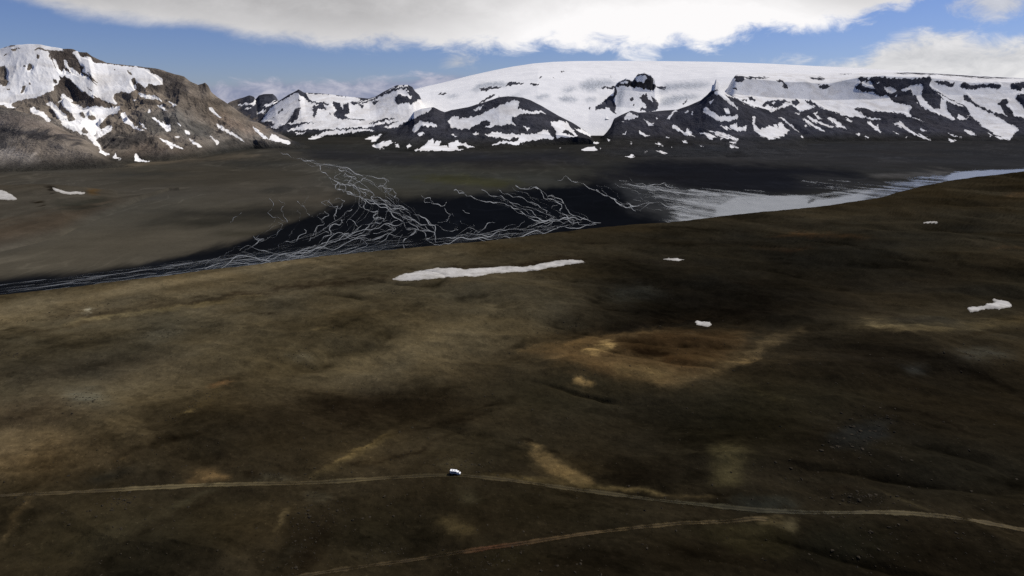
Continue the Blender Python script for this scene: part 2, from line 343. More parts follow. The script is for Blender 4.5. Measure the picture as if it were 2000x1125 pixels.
# --- pinnacle ridge
S('1570,430 1590,425 1620,450 1660,480 1720,490 1790,480 1790,500 1720,520 1650,510 1590,475 1565,455; 1630,330 1670,320 1720,360 1790,430 1790,445 1740,410 1690,360 1650,345; 1440,465 1470,450 1470,465; 1485,480 1500,455 1500,480; 1600,395 1640,370 1610,410; 1695,440 1730,435 1740,475 1710,470; 1330,500 1360,470 1390,445 1400,450 1360,480 1350,505; 1055,490 1090,460 1140,480 1150,490 1090,505 1060,505; 1150,575 1200,605 1235,610 1190,615 1155,595; 1175,495 1200,520 1220,550 1250,545 1215,525 1190,500; 1260,490 1275,505 1265,512; 1365,540 1400,550 1450,590 1465,560 1500,610 1530,622 1470,610 1400,580 1370,560; 1530,585 1600,600 1670,628 1610,627; 1560,565 1700,600 1800,640 1780,645 1700,612; 1430,642 1470,655 1440,658; 1540,672 1575,685 1550,685; 1740,668 1810,690 1760,688; 1735,648 1790,662 1740,658; 1730,550 1770,560 1800,575 1850,550 1840,580 1780,580; 1670,538 1760,575 1700,562; 1885,490 1900,490 1895,540 1930,570 1985,555 2040,540 2060,590 2000,625 1940,600 1900,570 1885,530; 1040,600 1080,580 1060,600; 1320,612 1350,625 1330,628; 1035,520 1060,518 1050,526; 1230,520 1250,530 1235,535', Z3)
S('780,700 820,688 860,685 885,705 850,712 790,710; 855,655 890,652 890,663 860,663; 1060,742 1100,738 1125,750 1090,757; 1250,660 1280,660 1315,680 1280,678; 1250,705 1310,715 1340,730 1300,730; 940,630 970,635 955,645; 1090,655 1110,653 1100,660; 895,683 910,692 900,694; 640,690 650,690 645,698; 1185,715 1210,712 1195,720; 1360,680 1372,684 1362,688', Z3)
# --- right plateau (snow base, then rock, then snow again)
S('-300,60 2100,60 2300,100 2300,480 1985,500 1850,500 1900,540 1950,580 1920,600 1890,640 1800,600 1700,540 1640,480 1610,510 1560,510 1500,505 1400,500 1340,522 1260,495 1200,470 1000,447 880,425 930,468 960,490 1030,498 1080,508 1000,508 930,490 900,490 830,485 760,455 700,445 640,425 600,440 540,455 480,415 450,420 385,440 350,462 340,447 260,432 200,412 160,385 100,360 40,340 0,310 -60,330 -300,300', Z4)
S('890,300 930,270 910,240 930,230 985,240 1000,235 1075,235 1085,222 1110,240 1250,245 1360,235 1375,222 1390,250 1375,275 1380,300 1430,330 1530,380 1600,420 1640,475 1610,505 1530,512 1400,500 1340,520 1260,490 1240,460 1260,425 1220,410 1150,400 1110,365 1100,350 1050,360 1010,330 940,330 900,310', Z4, 0)
S('930,265 990,258 1010,290 1020,312 960,300 940,285; 1080,300 1130,298 1160,320 1130,345 1100,330; 1190,320 1240,290 1330,285 1300,330 1330,360 1270,350 1250,310 1200,330; 1290,360 1300,300 1335,290 1320,350 1360,400 1390,430 1440,440 1445,370 1480,380 1490,450 1540,500 1520,510 1470,490 1400,460 1330,430 1310,400; 1030,270 1055,262 1040,278; 1150,355 1165,345 1160,365; 1550,500 1560,475 1610,500 1590,510; 1290,395 1305,400 1300,412; 1420,335 1500,370 1600,430 1560,420 1470,375', Z4)
S('1400,250 1540,270 1530,300 1480,290 1430,280; 1570,290 1590,270 1640,280 1760,275 1840,280 1830,310 1740,300 1640,310 1580,305; 1895,280 1985,260 2200,250 2200,300 1985,300 1960,325 1905,310; 1590,340 1620,340 1640,370 1700,420 1740,440 1840,470 1850,480 1800,480 1720,445 1600,380; 1830,390 1870,370 1890,390 1870,410 1910,450 1920,490 1890,490 1860,470 1840,430 1810,410; 1940,350 1985,340 2200,330 2200,440 1985,440 1960,400 1930,380; 1760,450 1850,520 1930,560 1985,600 2200,700 2200,500 1985,500 1940,490 1920,490 1860,480; 1320,330 1370,300 1400,330 1450,370 1440,430 1400,440 1360,400 1350,360; 1490,400 1560,420 1600,470 1590,480 1550,470 1530,490 1500,450', Z4, 0)
S('1900,400 1940,430 1985,440 2100,450 2100,490 1985,490 1940,495 1920,450 1880,420; 1930,320 1985,330 1960,340', Z4)
S('110,235 170,235 180,255 140,270 115,250; 60,225 350,235 340,240 200,245 60,232; 380,250 430,250 455,280 460,315 420,290 430,270 385,258; 590,240 620,232 710,245 690,252 610,245; 650,285 690,280 740,290 720,305 680,312; 200,355 220,355 260,385 250,390 210,380; 100,310 120,305 140,320 110,318; 160,375 195,375 200,385 170,385; 290,410 330,385 440,380 480,395 440,400 400,430 360,435 330,410 300,425; 480,390 520,375 540,400 510,420 490,410; 770,212 900,212 830,218; 1130,205 1200,200 1250,196 1390,200 1500,211 1700,228 1985,235 2300,240 2300,246 1985,243 1700,240 1500,224 1380,213 1200,212; 560,375 600,385 700,440 640,425 600,415', Z4, 0)
S('350,400 380,395 370,410; 420,400 450,398 440,412; 330,420 360,425 345,440', Z4)
S('230,490 250,488 245,530 260,570 300,570 320,555 360,580 400,570 395,535 420,525 440,560 470,575 450,600 400,625 340,633 280,610 240,575; 395,487 440,500 480,540 540,590 500,570 440,520; 550,500 600,520 640,550 705,587 660,577 590,537; 580,475 640,510 720,540 780,560 700,548 600,508; 625,470 655,460 640,480 690,510 650,502; 710,490 740,490 800,530 840,570 780,560 760,530; 830,495 880,525 850,522; 970,515 990,520 1040,560 1065,595 1030,580 980,540; 1135,530 1190,525 1215,545 1290,595 1390,640 1340,632 1250,592 1200,560; 1130,580 1190,605 1160,602; 1310,560 1355,585 1320,585; 1590,575 1640,575 1685,605 1640,602; 1720,580 1800,610 1890,635 1830,632; 1470,580 1600,630 1530,612; 1490,625 1550,640 1510,655; 895,597 930,600 920,612; 955,615 990,625 960,628; -10,585 60,600 140,645 90,633 -10,602; 80,668 140,690 90,687; 20,538 100,575 60,567; 80,545 130,530 130,560 190,550 190,575 150,580 100,560; 1905,540 1955,575 1920,570; 560,535 590,550 575,556; 80,645 110,655 85,655; 20,625 50,635 25,640; 540,605 565,625 550,620; 1225,615 1232,622 1222,622; 500,460 540,470 530,478; 1030,540 1045,535 1040,550; 1760,615 1775,618 1765,625', Z4)
# ice cap: its own snow canvas, since hills in front of it hide most of its margin
snow_cap = np.ones((CH, CW))
for t in ('1000,285 1020,265 1070,245 1110,260 1140,220 1180,210 1230,225 1250,250 1240,280 1260,285 1255,315 1200,315 1130,300 1060,290 1010,295', '1000,290 1012,330 985,380 1005,420 995,460 1015,480 965,450 960,430 900,445 868,445 868,420 900,415 940,370 985,345 992,310', '1090,370 1110,365 1120,385 1100,390', '1180,345 1200,340 1210,380 1240,390 1230,350 1250,365 1280,410 1270,440 1230,460 1160,450 1160,430 1200,430 1190,400 1150,375', '1110,410 1125,408 1120,422', '900,300 1000,290 1000,305 930,312', '1260,295 1330,290 1320,315 1270,310', '445,275 510,272 500,285 450,287', '280,292 320,266 410,268 400,279 330,287', '110,310 180,298 270,290 240,307 150,324', '95,418 150,372 212,343 228,350 170,378 130,405', '500,240 525,220 522,240', '820,432 838,430 832,445', '240,355 250,352 248,362', '1150,345 1165,345 1160,352', '-160,345 -100,330 -90,345', '590,240 620,236 600,243', '960,232 990,230 970,236', '1285,232 1310,232 1300,237', '640,190 700,195 650,198', '1430,410 1460,380 1466,384 1436,420'):
    put(snow_cap, Z3(t), 0.0, 0.0, 0.0)
for t in ('1125,240 1180,222 1205,240 1185,268 1140,268', '1030,268 1070,255 1085,265 1040,278'): put(snow_cap, Z3(t), 1.0, 0.0, 0.0)
for t, f in (('70,320 110,280 180,262 270,265 310,280 270,292 150,302 80,328', 2), ('760,280 820,250 960,255 1000,280 900,302 850,325 780,312', 3), ('620,370 680,355 760,370 740,392 650,392', 2), ('1270,330 1330,275 1500,268 1620,278 1580,300 1400,312 1300,335', 3), ('1290,380 1370,350 1500,350 1560,365 1450,382 1380,412 1280,425', 3), ('480,355 560,345 590,355 500,380', 2), ('640,320 700,300 760,300 700,330', 2), ('800,370 880,370 870,390 820,392', 2), ('-100,360 -40,345 0,350 -60,372', 2), ('1010,300 1060,320 1030,420 1020,470 1010,420', 3), ('240,395 330,350 420,330 360,370 280,400', 4)):
    put(ice, Z3(t), 1.0, f, f, 0.75)
for t in ('450,270 560,260 620,280 600,290 500,268', '780,260 860,255 870,280 800,290', '1500,290 1640,270 1985,320 1800,310'):
    put(ice, Z4(t), 1.0, 2, 1, 0.3)

snow_soft = blur(snow, 4, 3)
# ------------------------------------------------------------------ rock colours of the mountains
rock = np.zeros((CH, CW, 3)); rock[:] = lin((62, 62, 67), 1.0)  # base rock lifted and tinted blue, distance haze put into the colour
BR = lambda r, g, b, k=1.0: lin(tuple(.68 * c_ + .32 * (r + g + b) / 3 * .97 for c_ in (r, g, b)), k * 1.25)
put(rock, Z1('-700,-200 1400,-100 1560,565 1890,745 1890,800 1100,900 -700,990'), BR(104, 93, 79), 4)
for t, c_, f, o_ in (('320,160 420,145 600,200 700,240 560,330 700,480 740,520 600,530 480,470 350,420', (70, 60, 53), 5, .8),
                     ('940,280 1120,310 1250,370 1180,450 1050,440 960,400', (62, 57, 53), 5, .8),
                     ('640,760 700,690 820,700 960,700 1010,740 950,760 860,770 760,800 680,770', (52, 49, 46), 4, .9),
                     ('880,580 1000,560 1150,560 1260,620 1370,660 1380,700 1250,720 1100,690 980,690 900,640', (88, 82, 72), 4, .9),
                     ('-100,640 100,670 300,680 420,700 540,740 520,770 420,740 250,730 120,720 0,690', (48, 46, 47), 3, .9),
                     ('0,690 40,720 40,800 -60,830 -60,650', (52, 50, 50), 4, .8),
                     ('-200,880 60,800 200,820 330,930 200,945 -200,950', (138, 128, 115), 6, .9),
                     ('290,740 350,760 440,840 420,840 330,790', (75, 70, 66), 3, .8),
                     ('-200,560 200,590 400,660 560,720 480,730 300,670 0,650', (112, 97, 82), 5, .8),
                     ('1300,480 1360,470 1470,500 1480,530 1400,520', (62, 56, 50), 3, .8),
                     ('1290,385 1330,368 1365,430 1330,420', (62, 56, 50), 2, .8),
                     ('1390,780 1480,740 1580,740 1560,770 1450,790', (58, 54, 48), 3, .8),
                     ('1400,560 1500,600 1640,640 1750,700 1600,700 1450,640', (128, 105, 84), 8, .6),
                     ('740,860 900,760 1200,820 1150,870 900,890', (92, 78, 66), 6, .7)):
    put(rock, Z1(t), BR(*c_), f, f * .6, o_)
for x0, y0, x1, y1 in ((290, 820, 305, 920), (495, 820, 470, 910), (655, 850, 660, 905)): stroke(rock, Z1('%g,%g %g,%g %g,%g' % (x0, y0, (x0 + x1) / 2 + 4, (y0 + y1) / 2, x1, y1)), 2.5, BR(88, 82, 76), 1)
put(rock, Z3('1000,285 1250,230 1260,320 1130,305'), BR(40, 39, 40), 2)
put(rock, [(1300, 300), (2200, 300), (2200, 262), (1700, 268), (1500, 285)], BR(62, 61, 63), 10, 6, .8)
put(rock, [(560, 300), (1200, 300), (1250, 240), (900, 262), (640, 262)], BR(50, 50, 54), 8, 5, .8)

# ------------------------------------------------------------------ plain cover, far tones greyed and lifted for distance haze
pl = np.zeros((CH, CW, 3)); pl[:] = lin((52, 51, 47), K)
C = lambda r, g, b: lin((r, g, b), K)
put(pl, P('-200,620 -200,340 200,325 560,290 650,330 660,400 560,430 480,480 300,540 0,575'), C(76, 72, 63), 14, 6)
put(pl, P('-200,540 0,500 260,400 420,385 560,400 600,425 500,470 380,500 200,540 -200,580'), C(84, 79, 67), 16, 7)
put(pl, P('200,332 330,320 560,318 600,350 420,365 220,365'), C(66, 63, 55), 20, 5, .8)
put(pl, P('230,326 300,318 400,310 480,300 470,308 400,316 300,324'), C(104, 95, 80), 8, 2)
for a in ((470, 316, 110, 8, (45, 45, 42)), (300, 338, 60, 5, (56, 55, 50)), (430, 412, 110, 8, (44, 43, 38)), (400, 430, 110, 9, (48, 47, 41)), (540, 415, 90, 16, (38, 38, 36)), (480, 455, 60, 6, (62, 59, 48)), (560, 372, 40, 6, (52, 51, 46))):
    dab(pl, *a[:4], C(*a[4]), .9)
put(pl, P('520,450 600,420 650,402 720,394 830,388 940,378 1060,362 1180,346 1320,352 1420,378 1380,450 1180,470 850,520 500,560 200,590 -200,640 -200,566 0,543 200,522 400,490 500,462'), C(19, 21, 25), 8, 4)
put(pl, P('0,572 200,550 400,520 520,500 760,480 760,520 300,570 0,600'), C(30, 36, 43), 10, 4, .8)  # wet sheen painted into the sand colour as a bluish band
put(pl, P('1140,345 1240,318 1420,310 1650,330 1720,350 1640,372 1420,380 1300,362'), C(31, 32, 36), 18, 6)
put(pl, P('600,335 760,320 1000,335 1150,330 1160,345 960,372 820,385 700,385'), C(68, 67, 59), 16, 6, .9)
put(pl, P('820,350 880,343 960,350 1020,358 960,366 860,358'), C(68, 66, 42), 10, 3, .8)
put(pl, P('560,298 760,302 1000,296 1140,300 1120,318 900,322 720,318 620,310'), C(46, 46, 48), 18, 5, .9)
put(pl, P('570,310 760,322 780,328 640,326'), C(70, 70, 66), 14, 3, .8)
put(pl, P('1150,290 1400,282 1600,300 1500,318 1250,312'), C(60, 60, 61), 20, 5, .8)
put(pl, P('1380,285 2200,262 2200,325 1850,335 1700,330 1500,310'), C(58, 58, 59), 24, 6, .8)
put(pl, P('1700,342 1850,332 1860,338 1760,346'), C(96, 93, 88), 10, 2, .8)
put(pl, P('1180,352 1300,362 1420,376 1540,384 1560,410 1320,440 1260,420 1200,385'), C(62, 63, 63), 14, 6, .9)
put(pl, P('1560,345 1680,352 1760,362 1640,372 1560,362'), C(56, 55, 53), 14, 4, .8)

# ------------------------------------------------------------------ moor cover
mo = np.zeros((CH, CW, 3)); mo[:] = lin((50, 43, 32), K)
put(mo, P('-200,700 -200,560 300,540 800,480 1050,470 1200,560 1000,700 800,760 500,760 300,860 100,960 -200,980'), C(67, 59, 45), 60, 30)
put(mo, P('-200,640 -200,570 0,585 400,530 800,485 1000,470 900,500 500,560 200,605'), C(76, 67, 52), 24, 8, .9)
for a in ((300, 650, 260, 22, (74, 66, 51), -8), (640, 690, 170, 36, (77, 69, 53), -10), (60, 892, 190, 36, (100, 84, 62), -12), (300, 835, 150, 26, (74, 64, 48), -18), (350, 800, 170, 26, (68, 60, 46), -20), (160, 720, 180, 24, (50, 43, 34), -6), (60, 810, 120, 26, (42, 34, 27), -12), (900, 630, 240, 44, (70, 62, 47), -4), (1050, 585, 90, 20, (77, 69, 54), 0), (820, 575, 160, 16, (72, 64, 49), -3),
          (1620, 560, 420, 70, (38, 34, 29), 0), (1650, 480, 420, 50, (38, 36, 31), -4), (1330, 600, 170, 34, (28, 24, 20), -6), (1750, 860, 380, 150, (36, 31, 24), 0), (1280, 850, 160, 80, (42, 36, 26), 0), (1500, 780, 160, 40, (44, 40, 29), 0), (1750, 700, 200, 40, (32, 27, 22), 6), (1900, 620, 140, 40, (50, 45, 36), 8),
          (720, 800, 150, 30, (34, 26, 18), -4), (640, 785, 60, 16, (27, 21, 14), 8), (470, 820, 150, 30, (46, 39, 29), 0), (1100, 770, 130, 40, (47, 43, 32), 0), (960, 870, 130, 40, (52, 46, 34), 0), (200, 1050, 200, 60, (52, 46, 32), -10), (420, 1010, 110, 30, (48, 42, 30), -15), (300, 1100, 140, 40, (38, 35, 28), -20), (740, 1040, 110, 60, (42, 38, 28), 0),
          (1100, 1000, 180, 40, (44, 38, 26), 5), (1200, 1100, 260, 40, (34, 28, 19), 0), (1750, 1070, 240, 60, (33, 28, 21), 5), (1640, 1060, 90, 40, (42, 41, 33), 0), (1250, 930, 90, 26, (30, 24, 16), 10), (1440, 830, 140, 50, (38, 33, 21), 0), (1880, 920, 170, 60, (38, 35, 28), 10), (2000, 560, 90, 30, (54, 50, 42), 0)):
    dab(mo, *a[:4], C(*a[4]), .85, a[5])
# scarps, gullies and streaks: dark lines, dry pale gravel, rusty moss
for pts, wd, c_, f, o_ in (
    ('90,622 180,612 300,600 420,588 520,572 620,556 720,545 765,541', 13, (44, 35, 25), 6, .9), ('120,634 200,622 280,611 400,594 520,580', 6, (92, 80, 54), 4, .7), ('0,652 120,640 260,622 330,612', 3, (50, 38, 22), 3, .8),
    ('770,547 840,528 920,518 1000,520 1080,508 1150,505', 8, (38, 29, 22), 5, .9), ('1150,512 1220,500 1300,510 1380,518', 5, (40, 33, 27), 4, .8),
    ('490,606 520,614 560,612', 4, (38, 28, 18), 2, .9), ('500,600 560,606 640,598', 3, (48, 38, 26), 3, .6),
    ('610,645 640,641 665,640', 4, (112, 98, 70), 2, .8), ('960,560 1000,570 1060,560', 4, (42, 36, 29), 3, .8),
    ('940,705 1010,680 1060,668 1130,660 1220,636 1320,618', 12, (36, 30, 21), 7, .8), ('1060,625 1110,634 1150,628', 3, (36, 30, 21), 2, .7),
    ('1000,694 1060,684 1130,672 1200,656 1280,648 1330,640', 5, (108, 84, 50), 4, .8), ('1170,655 1240,640 1330,622 1450,610 1580,600', 14, (26, 21, 17), 7, .8),
    ('1290,748 1350,738 1400,722 1440,698 1500,664 1580,636', 16, (94, 78, 54), 8, .8), ('1600,642 1680,634 1760,640 1860,636 1990,622 2060,612', 12, (76, 66, 47), 8, .8),
    ('1670,634 1700,636 1760,638', 4, (104, 92, 68), 3, .8), ('1400,710 1450,700 1480,688', 3, (112, 92, 62), 2, .7), ('1430,738 1480,750 1520,770 1545,786', 5, (74, 66, 44), 4, .7),
    ('1780,690 1860,706 1920,730 1970,765 2040,800', 10, (22, 18, 14), 6, .9), ('1700,700 1800,720 1860,726', 8, (28, 23, 18), 6, .7), ('1720,795 1780,805 1850,830 1900,850', 6, (26, 20, 15), 4, .8),
    ('600,935 640,920 690,896 740,868 780,848', 11, (82, 71, 47), 6, .8), ('600,932 680,895 740,862 760,853', 2.5, (106, 90, 58), 1.5, .6), ('650,925 740,898 800,890 850,868 900,842', 6, (28, 21, 14), 4, .9), ('740,862 800,846 850,838 900,820 950,795 1020,775', 6, (26, 20, 13), 4, .9), ('830,845 880,830 930,806', 14, (32, 25, 17), 7, .7),
    ('205,896 240,880 280,868 330,852 400,838', 10, (30, 23, 15), 6, .9), ('210,898 235,890 245,888', 4, (90, 74, 50), 2, .8), ('330,812 380,795 410,775 435,752', 12, (72, 62, 42), 7, .7), ('400,752 430,742 470,740', 6, (36, 28, 18), 3, .9), ('408,752 440,748 455,750', 7, (104, 74, 46), 4, .8), ('345,806 365,803 378,801', 3, (120, 105, 72), 1.5, .8),
    ('600,1010 585,1050 560,1090 540,1125', 40, (24, 20, 14), 12, .8), ('650,990 630,1050 600,1090 580,1130', 36, (26, 19, 13), 12, .8), ('580,990 560,1015 535,1032', 6, (104, 92, 68), 4, .8), ('600,1050 570,1085 520,1115', 12, (46, 43, 36), 6, .7), ('600,968 640,972 660,968', 14, (74, 72, 62), 8, .6),
    ('440,960 390,990 340,1010 290,1030 240,1062', 10, (32, 25, 17), 6, .8), ('420,958 380,978 330,1000', 10, (66, 62, 48), 6, .7), ('0,1060 30,1020 50,985 56,968', 11, (84, 70, 49), 5, .8), ('-20,1100 40,1065 90,1040', 16, (36, 29, 20), 8, .7),
    ('1018,852 1040,858 1050,862', 8, (24, 18, 12), 4, .9), ('1060,872 1090,886 1120,905 1165,912', 9, (24, 19, 12), 5, .9),
    ('930,930 990,930 1060,940 1130,945 1200,955 1270,962 1300,965', 8, (86, 74, 48), 5, .7), ('1170,950 1240,958 1300,968 1400,975', 4, (118, 100, 66), 3, .6), ('1375,964 1400,970 1430,972', 9, (26, 20, 13), 4, .8),
    ('1700,956 1760,978 1810,1000', 5, (72, 64, 46), 4, .7), ('1580,976 1640,985 1660,994', 4, (70, 62, 46), 3, .6), ('1470,945 1560,935 1650,945', 4, (52, 46, 34), 4, .6), ('1550,938 1650,960 1700,975', 5, (30, 22, 16), 4, .6),
    ('1500,465 1560,458 1640,461 1700,466', 6, (72, 50, 30), 5, .7), ('1470,485 1530,488 1580,482', 5, (70, 48, 30), 5, .6), ('1960,382 2000,380 2060,384', 7, (98, 72, 44), 5, .8), ('1940,488 2000,488', 4, (82, 60, 38), 4, .7), ('1340,540 1440,550 1540,556', 5, (34, 26, 19), 4, .7), ('1250,470 1340,480 1430,470 1520,480', 8, (28, 25, 22), 6, .7), ('1450,440 1560,445 1650,432 1760,425', 7, (28, 26, 23), 6, .6), ('1160,570 1240,556 1330,560', 5, (30, 26, 22), 4, .7), ('1490,575 1600,590 1700,600', 5, (24, 20, 17), 4, .8), ('1390,565 1420,580 1480,590', 4, (26, 22, 18), 3, .7), ('1590,600 1700,612 1830,628', 5, (30, 24, 18), 4, .7), ('1710,655 1780,654 1840,660', 4, (30, 24, 18), 3, .7), ('1860,660 1920,645 2000,640', 8, (40, 32, 20), 5, .7)):
    stroke(mo, P(pts), wd, C(*c_), f, f * .5, o_)
for t, c_, f, o_ in (('1020,694 1100,672 1200,655 1300,645 1450,640 1462,660 1425,690 1380,722 1300,744 1200,728 1130,708', (84, 66, 43), 10, .9), ('1210,664 1300,645 1440,645 1442,672 1390,695 1300,688 1230,682', (52, 36, 20), 10, .75), ('1230,676 1300,680 1330,690 1290,698 1240,690', (34, 22, 13), 5, .8), ('1150,690 1170,676 1210,664 1200,676 1180,690', (140, 116, 76), 4, .9), ('1300,690 1380,700 1370,715 1310,712', (66, 44, 24), 6, .7), ('1190,705 1300,712 1340,730 1290,742 1220,728', (88, 74, 50), 8, .8),
                     ('1115,742 1122,732 1156,744 1161,752 1135,758 1118,750', (112, 92, 60), 3, .9), ('1028,862 1046,860 1062,880 1090,905 1112,914 1160,932 1156,946 1120,942 1080,922 1048,897', (112, 93, 62), 5, .85), ('1160,935 1090,925 1100,945 1150,955', (90, 76, 50), 6, .6),
                     ('1385,870 1450,865 1456,890 1440,950 1390,950 1396,900', (74, 66, 44), 10, .8), ('360,942 390,915 430,920 442,935 400,946', (104, 83, 55), 6, .85), ('1330,1032 1500,1022 1532,1030 1542,1100 1450,1082', (60, 54, 36), 12, .8), ('860,1015 900,1008 925,1040 890,1050', (84, 73, 50), 10, .8), ('930,1080 1000,1065 1050,1080 1000,1110', (52, 47, 32), 14, .7), ('1480,1012 1520,1010 1530,1025 1500,1028', (86, 76, 54), 5, .8), ('1430,975 1530,978 1560,990 1540,1000 1440,998', (50, 52, 48), 10, .7), ('1535,1012 1560,1030 1545,1045 1530,1030', (92, 84, 64), 5, .6), ('480,930 520,925 570,930 590,942 500,944', (64, 60, 50), 6, .7), ('470,925 500,920 520,935 480,940', (34, 27, 18), 5, .8),
                     ('890,935 920,955 940,975 900,985', (70, 66, 52), 10, .6), ('850,905 900,898 935,915 900,922', (70, 64, 50), 6, .6), ('500,980 540,985 520,1010', (60, 52, 38), 8, .6),
                     ('120,770 200,765 210,785 140,788', (66, 68, 64), 14, .7), ('270,660 350,640 380,642 310,668', (80, 76, 66), 12, .7), ('1180,565 1260,560 1300,585 1200,590', (62, 62, 57), 14, .7), ('1870,680 1960,690 1980,705 1900,700', (66, 67, 64), 12, .7), ('1760,715 1800,710 1820,725 1780,730', (58, 60, 60), 10, .6), ('1620,850 1680,825 1740,820 1730,850 1690,880 1640,875', (40, 41, 41), 8, .7), ('560,690 610,685 620,705 570,705', (78, 74, 64), 8, .6), ('170,930 260,905 250,925 180,945', (50, 50, 47), 10, .7), ('60,600 200,590 300,580 280,606 140,616', (60, 54, 44), 10, .7), ('150,606 172,604 168,612', (140, 138, 130), 3, .7), ('1640,965 1720,960 1730,980 1650,985', (34, 31, 26), 6, .7)):
    put(mo, P(t), C(*c_), f, f * .5, o_)

# ================================================================== TERRAIN SHAPES
def line(t, Y=None, zf=P, z=None):
    """traced crest or foot -> (s, z, Y); Y a number or list per point; no Y = where the ray meets the plain"""
    p = zf(t) if isinstance(t, str) else t
    u = np.array([a for a, _ in p]); v = np.array([b for _, b in p]); s, te = ray(u, v)
    if Y is None: Yv = (PLAIN - H) / te; zv = np.full(len(u), PLAIN)
    else:
        Yv = np.interp(u, *zip(*Y)) if isinstance(Y, list) else np.full(len(u), float(Y)); zv = H + te * Yv
    return s, zv, Yv
def layer(name, u0, u1, ns, lines, rows, back, mat, amp, lam, skew=0.0, pw=None, snowc=None, crest=0.12, colc=None, seed=0.0, rugged=1.0, smooth_rows=0, tl=None, tr=None):
    s0 = float(ray(u0, 260)[0]); s1 = float(ray(u1, 260)[0]); s = np.linspace(s0, s1, ns)
    zs, Ys = [], []
    for a, z, Y in lines:
        o_ = np.argsort(a); zs.append(np.interp(s, a[o_], z[o_])); Ys.append(np.interp(s, a[o_], Y[o_]))
    for tp, sg in ((tl, 1), (tr, -1)):                        # ends of the ridge sink into the ground
        if tp:
            e0, e1 = (float(ray(q, 230)[0]) for q in tp); wgt = sstep(s, e0, e1) if sg > 0 else 1 - sstep(s, e0, e1)
            zs = [(z - PLAIN) * wgt + PLAIN - 90 * (1 - wgt) for z in zs]
    # skirt in front that dives under the plain, slope behind
    zs = [zs[0] - 60] + zs + [np.full(ns, PLAIN - 60.0) if back[1] is None else zs[-1] - back[1]]
    Ys = [Ys[0] - 260] + Ys + [Ys[-1] + back[0]]
    for i in range(1, len(Ys)): Ys[i] = np.maximum(Ys[i], Ys[i - 1] + 15)
    pw = [1.0] + (pw or [1.0] * (len(lines) - 1)) + [1.2]
    Zr, Yr, A = [], [], []
    n = len(Ys)
    for i in range(n - 1):
        m = rows[i] if i < len(rows) else 30
        for j in range(m if i < n - 2 else m + 1):
            t = j / m
            Yr.append(Ys[i] + (Ys[i + 1] - Ys[i]) * t); Zr.append(zs[i] + (zs[i + 1] - zs[i]) * (t ** pw[i]))
            g = (i + t)
            A.append(np.full(ns, 1.0))
    Y = np.array(Yr); Z = np.array(Zr); X = s[None, :] * Y
    top = zs[-2][None, :]
    below = np.clip((top - Z) / 160.0, 0, 1)                 # 0 at the crest
    above = np.clip((Z - PLAIN) / 70.0, 0, 1)                # 0 at the foot
    rel = (crest + (1 - crest) * below) * above
    Xs = X + skew * (Z - PLAIN)
    r_ = ridged(Xs / lam + seed, Y / (lam * 1.7) + seed, 5) - 0.35
    f_ = fbm(X / (lam * 2.3) + seed * 2, Y / (lam * 2.3), 4)
    if snowc is None:
        u0_, v0_ = proj(X, Y, Z); rel = rel * (1 - 0.72 * sstep(sample(snow_soft, u0_, v0_), .25, .85))
    Z = Z + rel * amp * (r_ * rugged + f_ * 0.9)
    Z = Z + (0.3 + 0.7 * below) * above * amp * 0.17 * fbm(X / (lam * 0.17), Y / (lam * 0.17), 5, .6) * (1.0 if snowc is not None else 1 - 0.8 * sstep(sample(snow_soft, u0_, v0_), .25, .85))
    for _ in range(smooth_rows):
        Z[1:-1] = 0.25 * Z[:-2] + 0.5 * Z[1:-1] + 0.25 * Z[2:]
    u, v = proj(X, Y, Z)
    Xs0 = X + skew * (Z - PLAIN)
    wu = fbm(X / 50, Y / 50 + Z / 30, 5, .65) * 2.6; wv = fbm(X / 50 + 50, Y / 50 + Z / 30, 5, .65) * 1.7 + fbm(Xs0 / 26, Y / 260, 4, .6) * 5.5
    sc0 = snowc if snowc is not None else snow
    sn = sample(sc0, u + wu, v + wv)
    if snowc is None:
        bd = sample(snow_soft, u, v); bd2 = np.clip(bd * (1 - bd) * 4, 0, 1)
        sn = sn + bd2 * 0.9 * fbm(Xs0 / 15 + 3, Y / 130, 4, .65) + bd * 0.35 * (fbm(Xs0 / 9, Y / 60, 3, .6) > 0.24)
    ic = sample(ice, u + wu, v + wv)
    cc = sample(rock if colc is None else colc, u + wu * 3, v + wv * 3)
    gul = ridged(Xs / (lam * 0.3), Y / (lam * 1.2), 4)
    tone = 1.0 + 0.50 * fbm(X / 260, Y / 260 + Z / 120, 6, .6) + 0.22 * (gul - 0.3) + 0.25 * fbm(Xs / 40, Y / 160, 4)
    warm = fbm(X / 500 + 9, Y / 500, 3)[..., None]
    low = (sstep(Z - PLAIN, 2, 95) if colc is None else sstep(Z - PLAIN, 1, 22))[..., None]
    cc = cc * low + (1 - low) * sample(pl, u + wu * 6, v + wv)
    cc = cc * np.clip(tone, 0.35, 1.9)[..., None] * (1 + warm * np.array([0.10, 0.02, -0.08]))
    return grid_mesh(name, X, Y, Z, mat, {'cover': cc, 'snow': sn, 'ice': ic})

M_mtn = terrain_mat('mountain_rock', 80.0, 14.0, 0.60, 17.0)
M_cap = terrain_mat('ice_cap_snow', 160.0, 22.0, 0.30, 2.0, dirty=(0.74, 0.73, 0.705))
BACK = (2600, None)
# far small hills
layer('hills', 360, 640, 220, [line('380,262 460,262 560,262 660,262', 8600), line([(380, 262), (430, 215)] + Z2('160,400 200,385 240,370 290,350 318,358 326,376 350,350 380,343 440,343 460,360 475,385 540,420 620,470') + [(660, 260)], 9800)], [10, 90, 30], (1500, None), M_mtn, 60, 420, seed=3.1, crest=.3)
